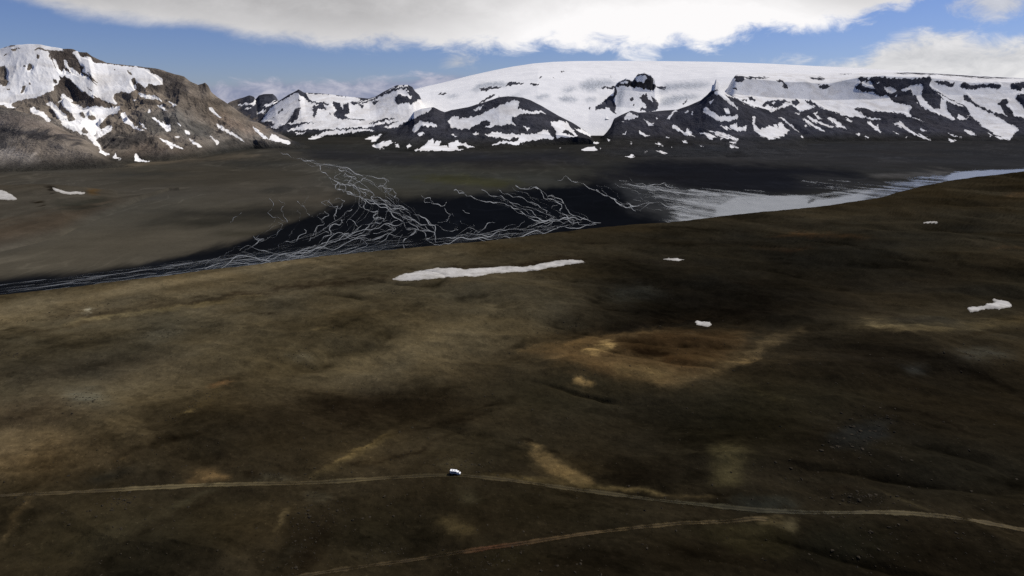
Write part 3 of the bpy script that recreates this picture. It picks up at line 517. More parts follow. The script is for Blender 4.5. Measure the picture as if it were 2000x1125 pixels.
# ice cap
layer('ice_cap', 700, 2250, 1000, [
    line('700,272 900,272 1100,268 1150,266 1175,266 1300,268 1700,268 2250,268', 6700),
    line('700,235 850,225 960,215 1080,225 1150,232 1210,225 1330,215 1500,212 2250,222', 7300),
    line('700,210 850,200 940,190 1050,185 1170,195 1290,196 1400,190 1600,188 2250,200', 8100),
    line('700,195 840,180 940,163 1050,152 1170,160 1290,160 1400,150 1600,150 1800,156 2250,168', 9200),
    line('700,196 790,180 830,169 870,160 920,147 960,138 1000,130 1040,124 1080,120.5 1120,119 1200,118.5 1300,119 1400,120.5 1500,124 1600,129 1700,134 1800,141 1900,147 2000,152 2250,162', 12500)],
    [12, 60, 70, 70, 120, 30], (5000, 400), M_cap, 26, 900, crest=0.0, snowc=snow_cap, seed=1.7, rugged=.4, smooth_rows=2)
# nunatak cliff standing out of the ice
layer('nunatak', 1155, 1300, 260, [
    line(Z3('850,450 900,455 1000,480 1060,470 1150,455 1230,458 1300,430'), 7450),
    line(Z3('850,430 900,410 990,345 1000,320 1060,318 1150,330 1255,335 1300,420'), 8050),
    line(Z3('850,425 900,405 985,335 1000,283 1020,263 1068,243 1110,258 1140,219 1180,208 1232,223 1252,250 1244,280 1262,284 1300,400'), 8180)],
    [8, 110, 70, 30], (700, None), M_cap, 12, 220, crest=.12, snowc=snow_cap, seed=8.2, pw=[1.6, 1.0], rugged=.6, tl=(1157, 1185), tr=(1281, 1298))
# pyramid ridge
layer('mountain', 470, 860, 420, [line('440,272 520,270 600,272 700,276 860,278', 6350), line('440,268 520,258 600,246 700,246 820,252 860,258', 6700),
    line([(440, 268), (480, 262)] + Z2('280,560 330,530 365,500 400,456 450,406 540,348 580,328 605,313 640,333 720,338 800,343 900,357 1000,368 1060,373 1100,363 1150,333 1200,308 1240,288 1310,284 1340,298 1360,328 1385,350 1420,420') + [(860, 240)], 7600)],
    [10, 40, 140, 30], BACK, M_mtn, 55, 380, crest=.1, skew=.3, seed=5.5, tl=(472, 500), tr=(822, 858))
# right plateau with its cliffs
layer('plateau', 1330, 2230, 820, [
    line('1330,312 1500,306 1700,304 1850,306 2000,304 2230,300'),
    line('1330,262 1420,262 1500,275 1600,278 1700,282 1850,284 2000,280 2230,278', 5600),
    line('1330,225 1400,205 1500,222 1600,236 1700,240 1800,240 1900,245 2000,240 2230,240', 6400),
    line('1330,198 1400,180 1500,190 1600,196 1700,196 1800,186 1900,186 2000,182 2230,186', 7050),
    line('1330,180 1400,160 1450,154 1540,160 1620,164 1680,152 1740,150 1820,153 1900,162 2000,162 2230,168', 7250),
    line('1330,165 1400,146 1500,142 1600,144 1700,142 1780,141.5 1820,143 1900,148 2000,153 2230,162', 8200)],
    [10, 60, 90, 90, 50, 50, 30], (3000, 300), M_mtn, 66, 420, crest=.02, skew=-.9, seed=2.4, pw=[1.2, 1.1, 1.1, 1.0, .8], rugged=1.0, smooth_rows=1, tl=(1375, 1432))
# pinnacle ridge in front of it
layer('ridge', 1120, 1640, 560, [
    line('1120,306 1200,306 1300,308 1400,306 1500,300 1640,296'),
    line('1120,285 1200,275 1300,272 1400,262 1450,262 1520,268 1640,280', 5500),
    line('1120,295 1150,290 1178,267 1200,238 1215,228 1250,222 1290,225 1320,222 1350,213 1370,203 1382,192 1394,184 1402,182 1412,187 1422,194 1445,205 1475,217 1500,229 1560,252 1640,284', 6130),
    line([(1120, 292), (1150, 283)] + Z3('920,612 960,572 990,502 1040,476 1100,450 1150,463 1230,458 1300,450 1400,443 1480,413 1550,383 1590,348 1618,318 1624,285 1636,282 1642,262 1650,243 1658,262 1666,268 1675,287 1690,310 1720,343 1800,382 1900,430 1985,470') + [(1560, 240), (1640, 280)], 6300)],
    [10, 60, 130, 30, 30], (1100, None), M_mtn, 46, 330, crest=.07, seed=6.9, pw=[1.1, 1.35, 1.0], tl=(1122, 1165), tr=(1560, 1640))
# dark middle hill
layer('hill', 690, 1190, 540, [
    line('690,292 760,294 800,296 900,294 1000,290 1080,284 1150,282 1190,282'),
    line('690,286 740,276 800,268 900,262 1000,258 1100,264 1190,278', 5250),
    line([(690, 284), (730, 276)] + Z2('1150,610 1240,575 1310,518 1350,458 1400,438 1450,430 1480,428 1520,449 1550,460 1600,445 1700,428 1800,398 1900,363 1960,358') + Z3('340,360 400,366 450,383 510,413 570,448 640,488 720,528 800,578 850,612') + [(1190, 276)], 5900)],
    [10, 70, 150, 30], (900, None), M_mtn, 42, 300, crest=.08, seed=4.4, pw=[1.1, 1.3], tl=(692, 740), tr=(1150, 1188))
# left mountain: main massif, then the bench in front
layer('mountain', -260, 610, 1000, [
    line('-260,342 0,334 151,329 230,325 272,317 333,315 393,307 453,296 496,291 545,290 610,290'),
    line('-260,260 0,262 100,262 200,285 300,262 380,255 450,262 520,272 560,280 610,288', [(-260, 3900), (0, 3800), (300, 4300), (560, 4900), (610, 4950)]),
    line('-260,190 0,200 100,200 200,215 280,200 340,205 400,215 450,232 520,260 560,275 610,287', [(-260, 4300), (300, 4650), (560, 5000)]),
    line([(-260, 128), (-120, 105)] + Z1('0,150 70,128 180,119 260,122 330,137 400,147 470,150 510,169 560,171 595,198 640,219 690,239 800,253 900,264 1000,274 1060,288 1120,310 1190,328 1230,363 1280,384 1300,379 1325,368 1345,388 1365,430 1400,460 1450,490 1480,510 1560,565 1640,610 1750,665 1850,720 1890,745') + [(610, 286)], [(-260, 5000), (0, 5000), (300, 5100), (560, 5150)])],
    [10, 90, 90, 130, 30], (1500, None), M_mtn, 112, 300, crest=.04, skew=.6, seed=0.6, pw=[1.15, 1.0, .95])
layer('hillside', -260, 260, 480, [
    line('-260,345 0,337 60,335 151,331 230,328 260,326'),
    line('-260,285 0,290 60,285 120,288 180,300 215,318 260,325', [(-260, 3300), (60, 3400), (260, 3420)]),
    line('-260,250 0,264 40,254 110,262 150,275 181,292 212,312 260,324', [(-260, 3480), (260, 3560)]),
    line([(-260, 190)] + Z1('-100,505 0,522 60,540 150,560 250,590 330,625 450,692 600,762 700,848') + [(235, 318), (260, 323)], [(-260, 3640), (260, 3700)])],
    [10, 80, 50, 60, 30], (300, None), M_mtn, 20, 210, crest=.08, seed=7.7, pw=[1.3, .9, 1.0])

# ------------------------------------------------------------------ plain
M_plain = terrain_mat('plain_soil', 60.0, 9.0, 0.22, 0.4)
s = np.linspace(-1.9, 1.9, 1500); te = np.concatenate([np.linspace(-0.62, -0.05, 620), np.linspace(-0.049, -0.008, 60)])
Yp = (PLAIN - H) / te; Xp = s[None, :] * Yp[:, None]; Yp = np.repeat(Yp[:, None], len(s), 1)
u, v = proj(Xp, Yp, np.full_like(Xp, PLAIN))
nw = fbm(Xp / 500, Yp / 900, 5)
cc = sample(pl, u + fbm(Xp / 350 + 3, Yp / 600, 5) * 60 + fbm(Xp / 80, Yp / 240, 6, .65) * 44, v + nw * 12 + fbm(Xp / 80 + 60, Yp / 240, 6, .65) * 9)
tn = 1 + 0.30 * fbm(Xp / 900, Yp / 300, 6, .6) + 0.20 * fbm(Xp / 160, Yp / 160, 4)
cc = cc * np.clip(tn, .4, 1.8)[..., None] * (1 + fbm(Xp / 700 + 4, Yp / 700, 4)[..., None] * np.array([.10, .02, -.10]))
xw, yw = Xp + 120 * fbm(Xp / 240, Yp / 240, 4), Yp + 120 * fbm(Xp / 240 + 9, Yp / 240, 4)
old = np.clip(1 - np.abs(vnoise(xw / 95, yw / 300)) * 14, 0, 1) * sstep(fbm(Xp / 420 + 30, Yp / 420, 3), -.1, .2) + np.clip(1 - np.abs(vnoise(xw / 50 + 40, yw / 170)) * 12, 0, 1) * .6 * sstep(fbm(Xp / 300 + 80, Yp / 300, 3), -.05, .2)
cc = cc * (1 + 0.45 * old)[..., None]                          # dry channels
psn = sample(snow, u + fbm(Xp / 60, Yp / 160, 3) * 4, v + fbm(Xp / 60 + 9, Yp / 160, 3) * 2) * (v < 312)
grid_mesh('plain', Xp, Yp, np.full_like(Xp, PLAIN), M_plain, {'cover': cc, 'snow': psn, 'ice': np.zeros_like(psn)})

# brown foothills at the left edge of the plain
ft = np.zeros((CH, CW, 3)); ft[:] = lin((72, 67, 57), K)
put(ft, P('-200,335 60,330 200,338 220,352 100,356 -200,352'), C(58, 55, 50), 10, 3)
put(ft, P('-200,470 80,420 220,390 250,400 100,470 -200,520'), C(74, 65, 53), 10, 5)
put(ft, P('100,395 200,385 230,395 140,412'), C(50, 48, 40), 8, 4)
put(ft, P('85,362 100,360 112,372 100,376'), C(36, 32, 26), 2, 1); put(ft, P('60,392 90,390 85,400 70,398'), C(34, 28, 20), 2, 1); put(ft, P('170,370 195,368 190,376 175,378'), C(86, 66, 38), 4, 2)
M_foot = terrain_mat('foothill_soil', 40.0, 7.0, 0.28, 1.0)
layer('foothill', -420, 330, 420, [
    line('-420,560 -200,540 0,492 60,478 120,462 200,425 250,402 330,372'),
    line('-420,470 -200,450 0,418 60,412 120,408 200,396 250,388 330,372', [(-420, 1250), (-200, 1480), (0, 1680), (120, 1800), (200, 2020), (250, 2120), (330, 2400)]),
    line('-420,380 -200,372 0,362 60,360 110,361 170,366 230,374 270,378 330,384', [(-420, 1800), (-200, 1950), (0, 2120), (170, 2250), (230, 2380), (270, 2360), (330, 2230)])],
    [8, 70, 90, 40], (500, None), M_foot, 9, 130, crest=.3, colc=ft, snowc=np.zeros((CH, CW)), seed=9.3, pw=[.8, .9], rugged=.5)

# ------------------------------------------------------------------ moor
EDGE = P('-500,650 -200,612 0,583 150,566 300,546 400,532 500,521 600,509 700,498 800,487 870,480 950,473 1000,467 1100,455 1180,446 1250,440 1300,437 1350,432 1400,424 1450,419 1500,414 1560,408 1620,402 1680,393 1720,386 1760,376 1800,364 1850,354 1900,347 1950,341 2000,335 2100,328 2300,318')
es, ete = ray([a for a, _ in EDGE], [b for _, b in EDGE])
def moor_edge_te(s): return np.interp(s, es, ete)
def scarp(X, Y):
    xr = X * 0.94 - Y * 0.34 + 30 * fbm(X / 60, Y / 60, 3); yr = X * 0.34 + Y * 0.94
    rg = 1 - np.abs(vnoise(xr / 210 + 3.3, yr / 74 + 8.1)) * 9
    return np.clip(rg, 0, 1) ** 1.5 * sstep(fbm(X / 160 + 5, Y / 110, 3), -.12, .2)
def moor_z(X, Y):
    s = X / np.maximum(Y, 1); Ye = -H / moor_edge_te(s)
    d = Ye - Y                                                # metres inside the edge
    fade = 0.15 + 0.85 * sstep(d, 0, 420)
    z = 22 * fbm(X / 420 + 2.2, Y / 260 + 1.1, 3) + 15 * (ridged(X / 260 + 0.35 * Y / 260, Y / 150 + 4, 3) - 0.35)
    z = z * sstep(np.hypot(X - 20, Y - 357), 15, 150) * fade
    z = z + 6.5 * fbm(X / 84 + 0.3 * Y / 84, Y / 56, 5, .52) * fade * sstep(np.hypot(X + 37, Y - 357), 8, 60) - 3.4 * scarp(X, Y) * fade * sstep(np.hypot(X + 37, Y - 357), 15, 60)
    z = z + 0.85 * fbm(X / 13, Y / 10, 3) * (0.25 + 0.75 * sstep(np.hypot(X + 37, Y - 357), 5, 30))
    z = z - np.where(d < 0, -d * 0.62 * sstep(-d, 0, 60), 0)
    return z
s = np.concatenate([np.linspace(-3.2, -1.22, 160)[:-1], np.linspace(-1.22, 1.22, 1450), np.linspace(1.22, 3.2, 160)[1:]]); ete_c = moor_edge_te(s)
t = np.linspace(0, 1, 1020)[:, None]; t = np.concatenate([np.linspace(0, .5, 70)[:-1, None] , 0.5 + .5 * t]) if False else t; te2 = -1.75 + (ete_c[None, :] + 1.75) * t
Ym = -H / te2
bl = (np.linspace(0, 1, 46)[1:] ** 1.3)[:, None] * 420
Ym = np.concatenate([Ym, Ym[-1:] + bl], 0); Xm = s[None, :] * Ym
Zm = moor_z(Xm, Ym)
u, v = proj(Xm, Ym, Zm)
dist = np.hypot(Xm, Ym); pxm = np.maximum(dist / 900.0, 0.3)
wu = fbm(Xm / 110, Ym / 110, 5) * 26 + fbm(Xm / 20, Ym / 14, 6, .68) * 26; wv = fbm(Xm / 110 + 40, Ym / 110, 5) * 13 + fbm(Xm / 20 + 30, Ym / 14, 6, .68) * 13
kk = sstep(v, 330, 560) * 0.8 + 0.2
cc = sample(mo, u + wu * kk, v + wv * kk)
mo_far = np.stack([blur(mo[..., i], 40, 18) for i in range(3)], -1)
dis = 0.42 + 0.58 * sstep(fbm(Xm / 30 + 70, Ym / 20, 6, .7), -.22, .16)[..., None]
cc = cc * dis + sample(mo_far, u, v) * (1 - dis)
xr = Xm * 0.94 - Ym * 0.34; yr = Xm * 0.34 + Ym * 0.94
lum = cc.mean(-1, keepdims=True); cc = cc * (lum / lum.mean()) ** 0.42; cc = (lum * .12 + cc * .88) * np.array([1.0, .985, 0.82]) * (1.16 + .12 * sstep(Xm / np.maximum(Ym, 1), .1, -.6))[..., None]
xl = Xm * .72 + Ym * .69; yl_ = -Xm * .69 + Ym * .72; wl_ = sstep(Xm / np.maximum(Ym, 1), .35, -.25)
big_ = fbm(xr / 290, yr / 150, 5, .55) * (1 - wl_) + fbm(xl / 330 + 4, yl_ / 120, 5, .55) * wl_; mid_ = fbm(xr / 70 + 7, yr / 46, 6, .6) * (1 - wl_) + fbm(xl / 78 + 7, yl_ / 38, 6, .6) * wl_
tn = np.exp(1.35 * big_) - 0.02 + 0.40 * mid_ + 0.26 * fbm(Xm / 9, Ym / 7, 4, .7)
tn = tn * (1 - 0.68 * scarp(Xm, Ym) * (0.6 + fbm(Xm / 14, Ym / 11, 3)))  # shade of the carved scarps also darkened into the ground colour
grv = sstep(fbm(xr / 90 + 31, yr / 46, 6, .68), .2, .3) * 0.22; tn = tn + grv          # paler gravel flats
mos = sstep(fbm(xr / 60 + 57, yr / 30, 6, .70), .20, .30); tn = tn * (1 - 0.25 * mos)     # dark moss
hue = fbm(xr / 200 + 70, yr / 110, 5)[..., None]; hue2 = fbm(Xm / 60 + 20, Ym / 50, 5)[..., None]
cc = cc * np.clip(tn, .3, 2.3)[..., None] * (1 + hue * np.array([.12, 0.02, -.16]) + hue2 * np.array([.06, .01, -.08]))
M_moor = terrain_mat('moor_soil', 14.0, 4.0, 0.38, 1.2, snow=False, speck=0.55)
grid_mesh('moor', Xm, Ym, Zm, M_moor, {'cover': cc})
def on_moor(u, v):
    s, te = ray(u, v); Y = -H / np.minimum(te, -1e-3)
    Y = np.minimum(Y, -H / moor_edge_te(s) - 1)
    for _ in range(12): Y = 0.5 * Y + 0.5 * (moor_z(s * Y, Y) - H) / te
    return s * Y, Y, moor_z(s * Y, Y)

# ================================================================== WATER
m = bpy.data.materials.new('glacial_water'); m.use_nodes = True; g = NT(m.node_tree)
pos = g.n('ShaderNodeNewGeometry').outputs['Position']
b = g.n('ShaderNodeBsdfPrincipled'); b.inputs['Roughness'].default_value = 0.28; b.inputs['IOR'].default_value = 1.33; b.inputs['Specular IOR Level'].default_value = 0.3
g.l(g.mix(g.noise(pos, .02, 4.0), (0.10, 0.11, 0.12), (0.20, 0.21, 0.215)), b.inputs['Base Color'])
cov = g.n('ShaderNodeAttribute', attribute_name='depth').outputs['Fac']
nz = g.noise(pos, 0.03, 5.0, 0.6, 0.4)
al = g.ss(g.m('ADD', cov, g.m('MULTIPLY', g.m('SUBTRACT', nz, 0.5), 0.5)), 0.1, 0.95)
tr = g.n('ShaderNodeBsdfTransparent'); mx = g.n('ShaderNodeMixShader'); g.l(al, mx.inputs[0]); g.l(tr.outputs[0], mx.inputs[1]); g.l(b.outputs[0], mx.inputs[2])
o = g.n('ShaderNodeOutputMaterial'); g.l(mx.outputs[0], o.inputs['Surface']); M_water = m
def on_plain(u, v, z):
    s, te = ray(u, v); Y = (z - H) / te; return s * Y, Y
def rough_line(p, n=3, amp=0.22):
    p = [np.array(q, float) for q in p]
    for k in range(n):
        q = [p[0]]
        for a, b_ in zip(p[:-1], p[1:]):
            d = b_ - a; nrm = np.array([-d[1], d[0]])
            q += [(a + b_) / 2 + nrm * rng.normal() * amp + d * rng.normal() * 0.05, b_]
        p = q
    return np.array(p)
STREAMS = [
 ('320,35 370,60 430,78 500,90 570,100 640,120 700,140 780,155 790,165 750,190 790,200 830,215 820,235', 1.3), ('500,95 500,120 540,150 580,170 570,200 620,210 670,230 690,240 740,250 800,280 850,310 900,350 940,380 960,410 990,435 1005,440', 2.2), ('580,110 620,120 600,140 640,150 620,170 650,185 700,200 730,215 720,235 780,245 850,270 880,290 920,310 960,330 1000,355 1000,400 1010,430', 1.9), ('570,165 600,180 640,185 680,165 700,150', 1.2), ('670,230 700,260 690,280 740,300 730,320 770,320 720,350 700,370 680,390 640,400 560,430 480,455 400,480 300,500 150,525 0,545', 1.8), ('540,240 530,260 580,270 560,310 600,330 570,350 540,370 550,400 500,430 440,455 300,480 160,470', 1.6), ('520,295 540,310 500,330 520,350 480,380 460,410 450,425', 1.3), ('430,370 440,390 400,420 350,425', 1.1), ('210,400 230,415 260,415 220,440 170,465', 1.3), ('800,280 860,340 870,370 920,380 880,410 860,440 870,460', 2.0), ('940,225 980,235 990,260 1040,270 1050,255', 1.3), ('1080,205 1130,220 1170,240 1240,250 1300,260 1340,285 1380,305 1440,320 1500,330', 1.7), ('1200,200 1260,230 1310,245 1340,270 1400,300 1460,325', 1.1), ('1270,200 1330,230 1400,255 1450,270 1480,290 1490,310 1480,320', 1.2), ('1350,180 1370,200 1430,190 1480,220 1490,240 1550,265 1540,290 1570,310 1600,330 1620,350 1700,350', 1.7), ('1430,190 1460,215 1500,240 1560,260', 1.1), ('1700,345 1600,365 1500,380 1400,390 1300,400 1200,405 1100,410 1040,430 1000,440', 1.9), ('1650,320 1580,330 1500,335 1460,345 1400,365 1300,380 1200,395 1100,405 1050,410', 1.7), ('1260,345 1220,365 1190,385 1150,400 1090,400', 1.5), ('1600,330 1560,350 1480,350 1440,340', 1.2), ('860,400 760,405 650,420 520,450 400,470 250,500 100,520 0,535', 1.5), ('900,340 820,360 720,380 620,410 500,460 350,490', 1.4), ('700,400 600,440 450,480 260,515 60,550 -80,565', 1.6), ('280,240 300,260 270,300 320,320 350,340', 1.0), ('1700,200 1720,215 1780,240 1840,260 1900,265 2000,275 2100,285', 2.0), ('1530,160 1600,170 1660,190 1710,205', 1.3), ('1840,150 1900,170 1960,180 2000,185 2060,200', 1.4), ('1840,260 1850,280 1870,295', 1.3), ('690,240 760,265 830,300 880,330 930,350 980,380 1000,420', 1.6), ('720,235 790,262 850,290 890,320 930,345', 1.3), ('860,310 900,330 960,350 1020,360 1060,380 1100,375', 1.2), ('640,180 660,200 700,215 680,235 740,262 800,290', 1.4), ('590,130 560,150 600,165 640,160 660,178', 1.1), ('1560,262 1580,300 1640,330 1720,345', 1.3), ('1480,290 1500,320 1560,330 1640,340', 1.2), ('320,245 350,265 330,290 345,320 360,345', 1.0), ('400,250 430,270 440,300 470,315', 1.0), ('1350,355 1280,372 1180,380 1100,395', 1.2), ('780,330 740,345 700,352 650,380 600,400', 1.2), ('840,330 810,350 830,370 780,385 730,390', 1.3), ('620,330 650,340 670,370 640,390', 1.1), ('1040,280 1050,300 1070,310 1050,340 1010,345', 1.0), ('160,300 120,325 110,345', .9), ('270,410 320,380 340,370', .9), ('1120,290 1150,305', .9), ('150,465 230,463 300,480 420,470', 1.3), ('640,285 610,300 590,330 600,345', 1.0), ('560,250 590,240 610,250 590,280', 1.0), ('760,195 790,190 810,205 780,215', 1.0)]
co, qs, dep = [], [], []; nv = 0; ki = 0
def ribbon(p, wd, dp=1.2):
    global nv, ki
    if len(p) > 8:
        for _ in range(1): p = np.concatenate([p[:1], (p[:-2] + 2 * p[1:-1] + p[2:]) / 4, p[-1:]])
    n_ = max(len(p), 6); tq = np.linspace(0, len(p) - 1, n_ * 2); p = np.stack([np.interp(tq, np.arange(len(p)), p[:, i]) for i in (0, 1)], 1)
    dv = dp * (0.75 + 0.9 * fbm(np.arange(len(p)) / 7.0 + ki * 13.7, np.zeros(len(p)), 3)); dep.append(np.repeat(dv, 2))
    d = np.gradient(p, axis=0); n = np.stack([-d[:, 1], d[:, 0]], 1); n /= np.linalg.norm(n, axis=1)[:, None] + 1e-9
    ww = wd * 0.5 * np.clip(1.0 + 1.5 * fbm(np.arange(len(p)) / 9.0 + ki * 7.1, np.ones(len(p)), 3), .3, 2.2); ww[0] *= .3; ww[-1] *= .3
    z = PLAIN + 0.2 + 0.012 * ki; ki += 1
    a, b_ = p + n * ww[:, None], p - n * ww[:, None]
    xa, ya = on_plain(a[:, 0], a[:, 1], z); xb, yb = on_plain(b_[:, 0], b_[:, 1], z)
    co.append(np.stack([np.stack([xa, ya, np.full_like(xa, z)], 1), np.stack([xb, yb, np.full_like(xa, z)], 1)], 1).reshape(-1, 3))
    i = nv + 2 * np.arange(len(p) - 1); qs.append(np.stack([i, i + 1, i + 3, i + 2], 1)); nv += 2 * len(p)
for t_, wd in STREAMS:
    base = rough_line(Z5(t_), 3, .15); ribbon(base, wd * .52, rng.uniform(.75, 1.2))
    if len(base) > 30 and wd > 1.2:                             # side channels that leave and rejoin
        for k in range(int(len(base) / 14)):
            i = rng.integers(0, len(base) - 18); j = i + rng.integers(8, 18); seg = base[i:j].copy(); h_ = np.sin(np.linspace(0, np.pi, len(seg)))[:, None]
            seg = seg + h_ * rng.normal(size=2) * np.array([11, 5]); ribbon(rough_line(seg[::2], 1, .16), wd * rng.uniform(.25, .55), rng.uniform(.5, 1.0))
def family(guides, n, wlo, whi, jit, dlo=.45, dhi=1.05):
    G_ = []
    for t_ in guides:
        p = np.array(P(t_)); L = np.r_[0, np.cumsum(np.hypot(*np.diff(p, axis=0).T))]; q = np.linspace(0, L[-1], 90)
        G_.append(np.stack([np.interp(q, L, p[:, 0]), np.interp(q, L, p[:, 1])], 1))
    G_ = np.array(G_)
    for k in range(n):
        a = rng.uniform(.02, .85) ** .8; b_ = min(1, a + rng.uniform(.08, .4)); i0, i1 = int(a * 89), int(b_ * 89)
        if i1 - i0 < 6: continue
        f = rng.uniform(0, len(G_) - 1) + 0.8 * fbm(np.arange(90) / 22.0 + k * 3.7, np.full(90, k * 1.3), 3); f = np.clip(f, 0, len(G_) - 1.001); fi = f.astype(int); ff = (f - fi)[:, None]
        j_ = np.arange(90); p = G_[fi, j_] * (1 - ff) + G_[fi + 1, j_] * ff
        m_ = np.arange(90) * np.hypot(*(G_[0][1] - G_[0][0])) / 7.0
        p = p + np.stack([fbm(m_ + k * 5.1, np.full(90, 2.2 + k), 5, .75) * jit, fbm(m_ + k * 9.1, np.full(90, 7.7 + k), 5, .75) * jit * .45], 1)
        ribbon(p[i0:i1], rng.uniform(wlo, whi), rng.uniform(dlo, dhi))
family(['556,303 640,328 690,362 700,385 672,420 630,450 560,476 470,497 300,538 60,570', '562,303 660,332 712,372 730,400 716,428 690,455 610,484 500,508 340,540 120,568', '566,303 690,336 750,385 790,415 786,445 752,470 690,490 560,508 420,532 220,560', '570,304 700,336 780,390 820,424 836,450 830,472 790,480 720,492 600,510 420,538', '574,304 730,342 800,396 846,425 862,448 852,476 852,478 852,479 852,480 853,481'], 104, .18, .5, 24, .2, .95)
family(['850,372 920,386 980,405 1030,425 1000,445 920,462 860,474', '900,368 980,388 1040,408 1080,425 1060,440 980,458 880,472', '960,362 1030,386 1080,410 1120,430 1100,440 1020,454 920,468', '1010,356 1070,380 1110,405 1160,434 1150,438 1080,450 1000,460'], 46, .18, .48, 18, .2, .95)
family(['1080,352 1170,374 1230,402 1300,412 1400,418', '1130,346 1240,366 1330,388 1450,404', '1220,344 1330,360 1420,376 1520,386'], 40, .2, .55, 14, .2, .8)
family(['1172,441 1000,463 850,480 700,494 500,519 300,545 0,582', '1150,436 1000,456 850,472 700,484 500,506 300,530 0,566', '1120,430 1000,448 850,462 700,472 500,492 300,518 0,556'], 60, .2, .5, 9, .15, .6)
family(['560,360 545,400 520,430 500,455 470,480 420,505 300,530', '600,365 590,400 580,430 560,455 520,480 460,500 380,520', '650,370 640,405 625,440 600,465 560,485 500,502 430,520'], 26, .2, .5, 22, .2, .7)
family(['860,385 850,410 860,430 855,450', '900,400 900,420 905,440 900,460', '960,400 960,425 950,450 940,466'], 8, .2, .45, 14, .2, .6)
UP = np.array(P('-200,580 0,557 200,536 350,514 460,498 560,484')); LO = np.array(P('-200,612 0,584 200,561 350,541 460,527 560,514'))
for k in range(30):                                              # the river gathers along the foot of the moor
    f0 = rng.random(); x0 = rng.uniform(-150, 430); x1 = x0 + rng.uniform(60, 240)
    xs = np.linspace(x0, min(x1, 600), 9); f = f0 + np.cumsum(rng.normal(size=9)) * .03
    ys = np.interp(xs, UP[:, 0], UP[:, 1]) * (1 - f) + np.interp(xs, LO[:, 0], LO[:, 1]) * f
    ribbon(rough_line(np.stack([xs, ys], 1), 1, .03), rng.uniform(.25, .8), rng.uniform(.3, .75))
co = np.concatenate(co); qs = np.concatenate(qs)
raw_mesh('river', co, qs, M_water, {'depth': np.concatenate(dep)[:, None]}, 'structure', False)
# lake and flooded delta
lk = np.zeros((CH, CW))
put(lk, P('1210,352 1300,364 1420,377 1560,384 1540,410 1350,440 1290,436 1330,415 1290,390'), 0.34, 10, 4)
put(lk, P('1310,400 1360,384 1430,379 1560,386 1600,400 1560,420 1400,440 1330,445 1320,430'), 0.68, 12, 5)
put(lk, P('1400,405 1440,385 1500,384 1580,381 1640,374 1700,369 1740,362 1790,354 1840,349 1862,337 1900,333.5 1960,331.5 2100,325 2300,312 2300,360 2000,350 1900,360 1840,366 1760,392 1650,410 1500,430 1400,436'), 1.1, 3, 1.2)
put(lk, P('1690,372 1740,358 1800,346 1850,342 1850,366 1760,396 1690,404'), 0.5, 8, 3)
put(lk, P('1560,384 1660,372 1700,366 1690,376 1600,392'), 0.45, 8, 2)
put(lk, P('1560,352 1660,356 1740,362 1690,370 1640,372 1580,362'), 0.13, 10, 3)
put(lk, P('1576,392 1592,389 1590,394 1578,397'), 0.0, 1, .6)
uu, vv = np.meshgrid(np.arange(1180, 2300, 2.0), np.arange(300, 450, 0.8))
xx, yl = on_plain(uu, vv, PLAIN + 0.12); dd = sample(lk, uu, vv)
al_, ac_ = xx * 0.616 - yl * 0.788, xx * 0.788 + yl * 0.616       # along and across the flow
dd = dd + np.where(dd > 0.03, np.clip(1.35 - dd, 0, 1) * 1.15 * fbm(al_ / 230 + fbm(al_ / 90, ac_ / 90, 3), ac_ / 52, 6, .66), 0)
grid_mesh('lake', xx, yl, np.full_like(xx, PLAIN + 0.12), M_water, {'depth': dd}, keep=dd > 0.05)

# ================================================================== TRACK
m = bpy.data.materials.new('track_gravel'); m.use_nodes = True; g = NT(m.node_tree)
pos = g.n('ShaderNodeNewGeometry').outputs['Position']; col = g.n('ShaderNodeAttribute', attribute_name='cover').outputs['Color']
n1 = g.noise(pos, .25, 5.0, .6); n2 = g.noise(pos, 1.6, 4.0, .6)
vsc = g.n('ShaderNodeVectorMath', operation='SCALE'); g.l(col, vsc.inputs[0]); g.l(g.m('MULTIPLY_ADD', g.m('ADD', n1, n2), .7, .3), vsc.inputs['Scale'])
b = g.n('ShaderNodeBsdfPrincipled'); b.inputs['Roughness'].default_value = .95; b.inputs['Specular IOR Level'].default_value = .15; g.l(vsc.outputs[0], b.inputs['Base Color'])
wa = g.n('ShaderNodeAttribute', attribute_name='wear').outputs['Fac']
al = g.ss(g.m('ADD', wa, g.m('MULTIPLY', g.m('SUBTRACT', g.m('ADD', n1, n2), 1.0), 1.1)), .15, .95)
tr = g.n('ShaderNodeBsdfTransparent'); mx = g.n('ShaderNodeMixShader'); g.l(al, mx.inputs[0]); g.l(tr.outputs[0], mx.inputs[1]); g.l(b.outputs[0], mx.inputs[2])
o = g.n('ShaderNodeOutputMaterial'); g.l(mx.outputs[0], o.inputs['Surface']); M_track = m
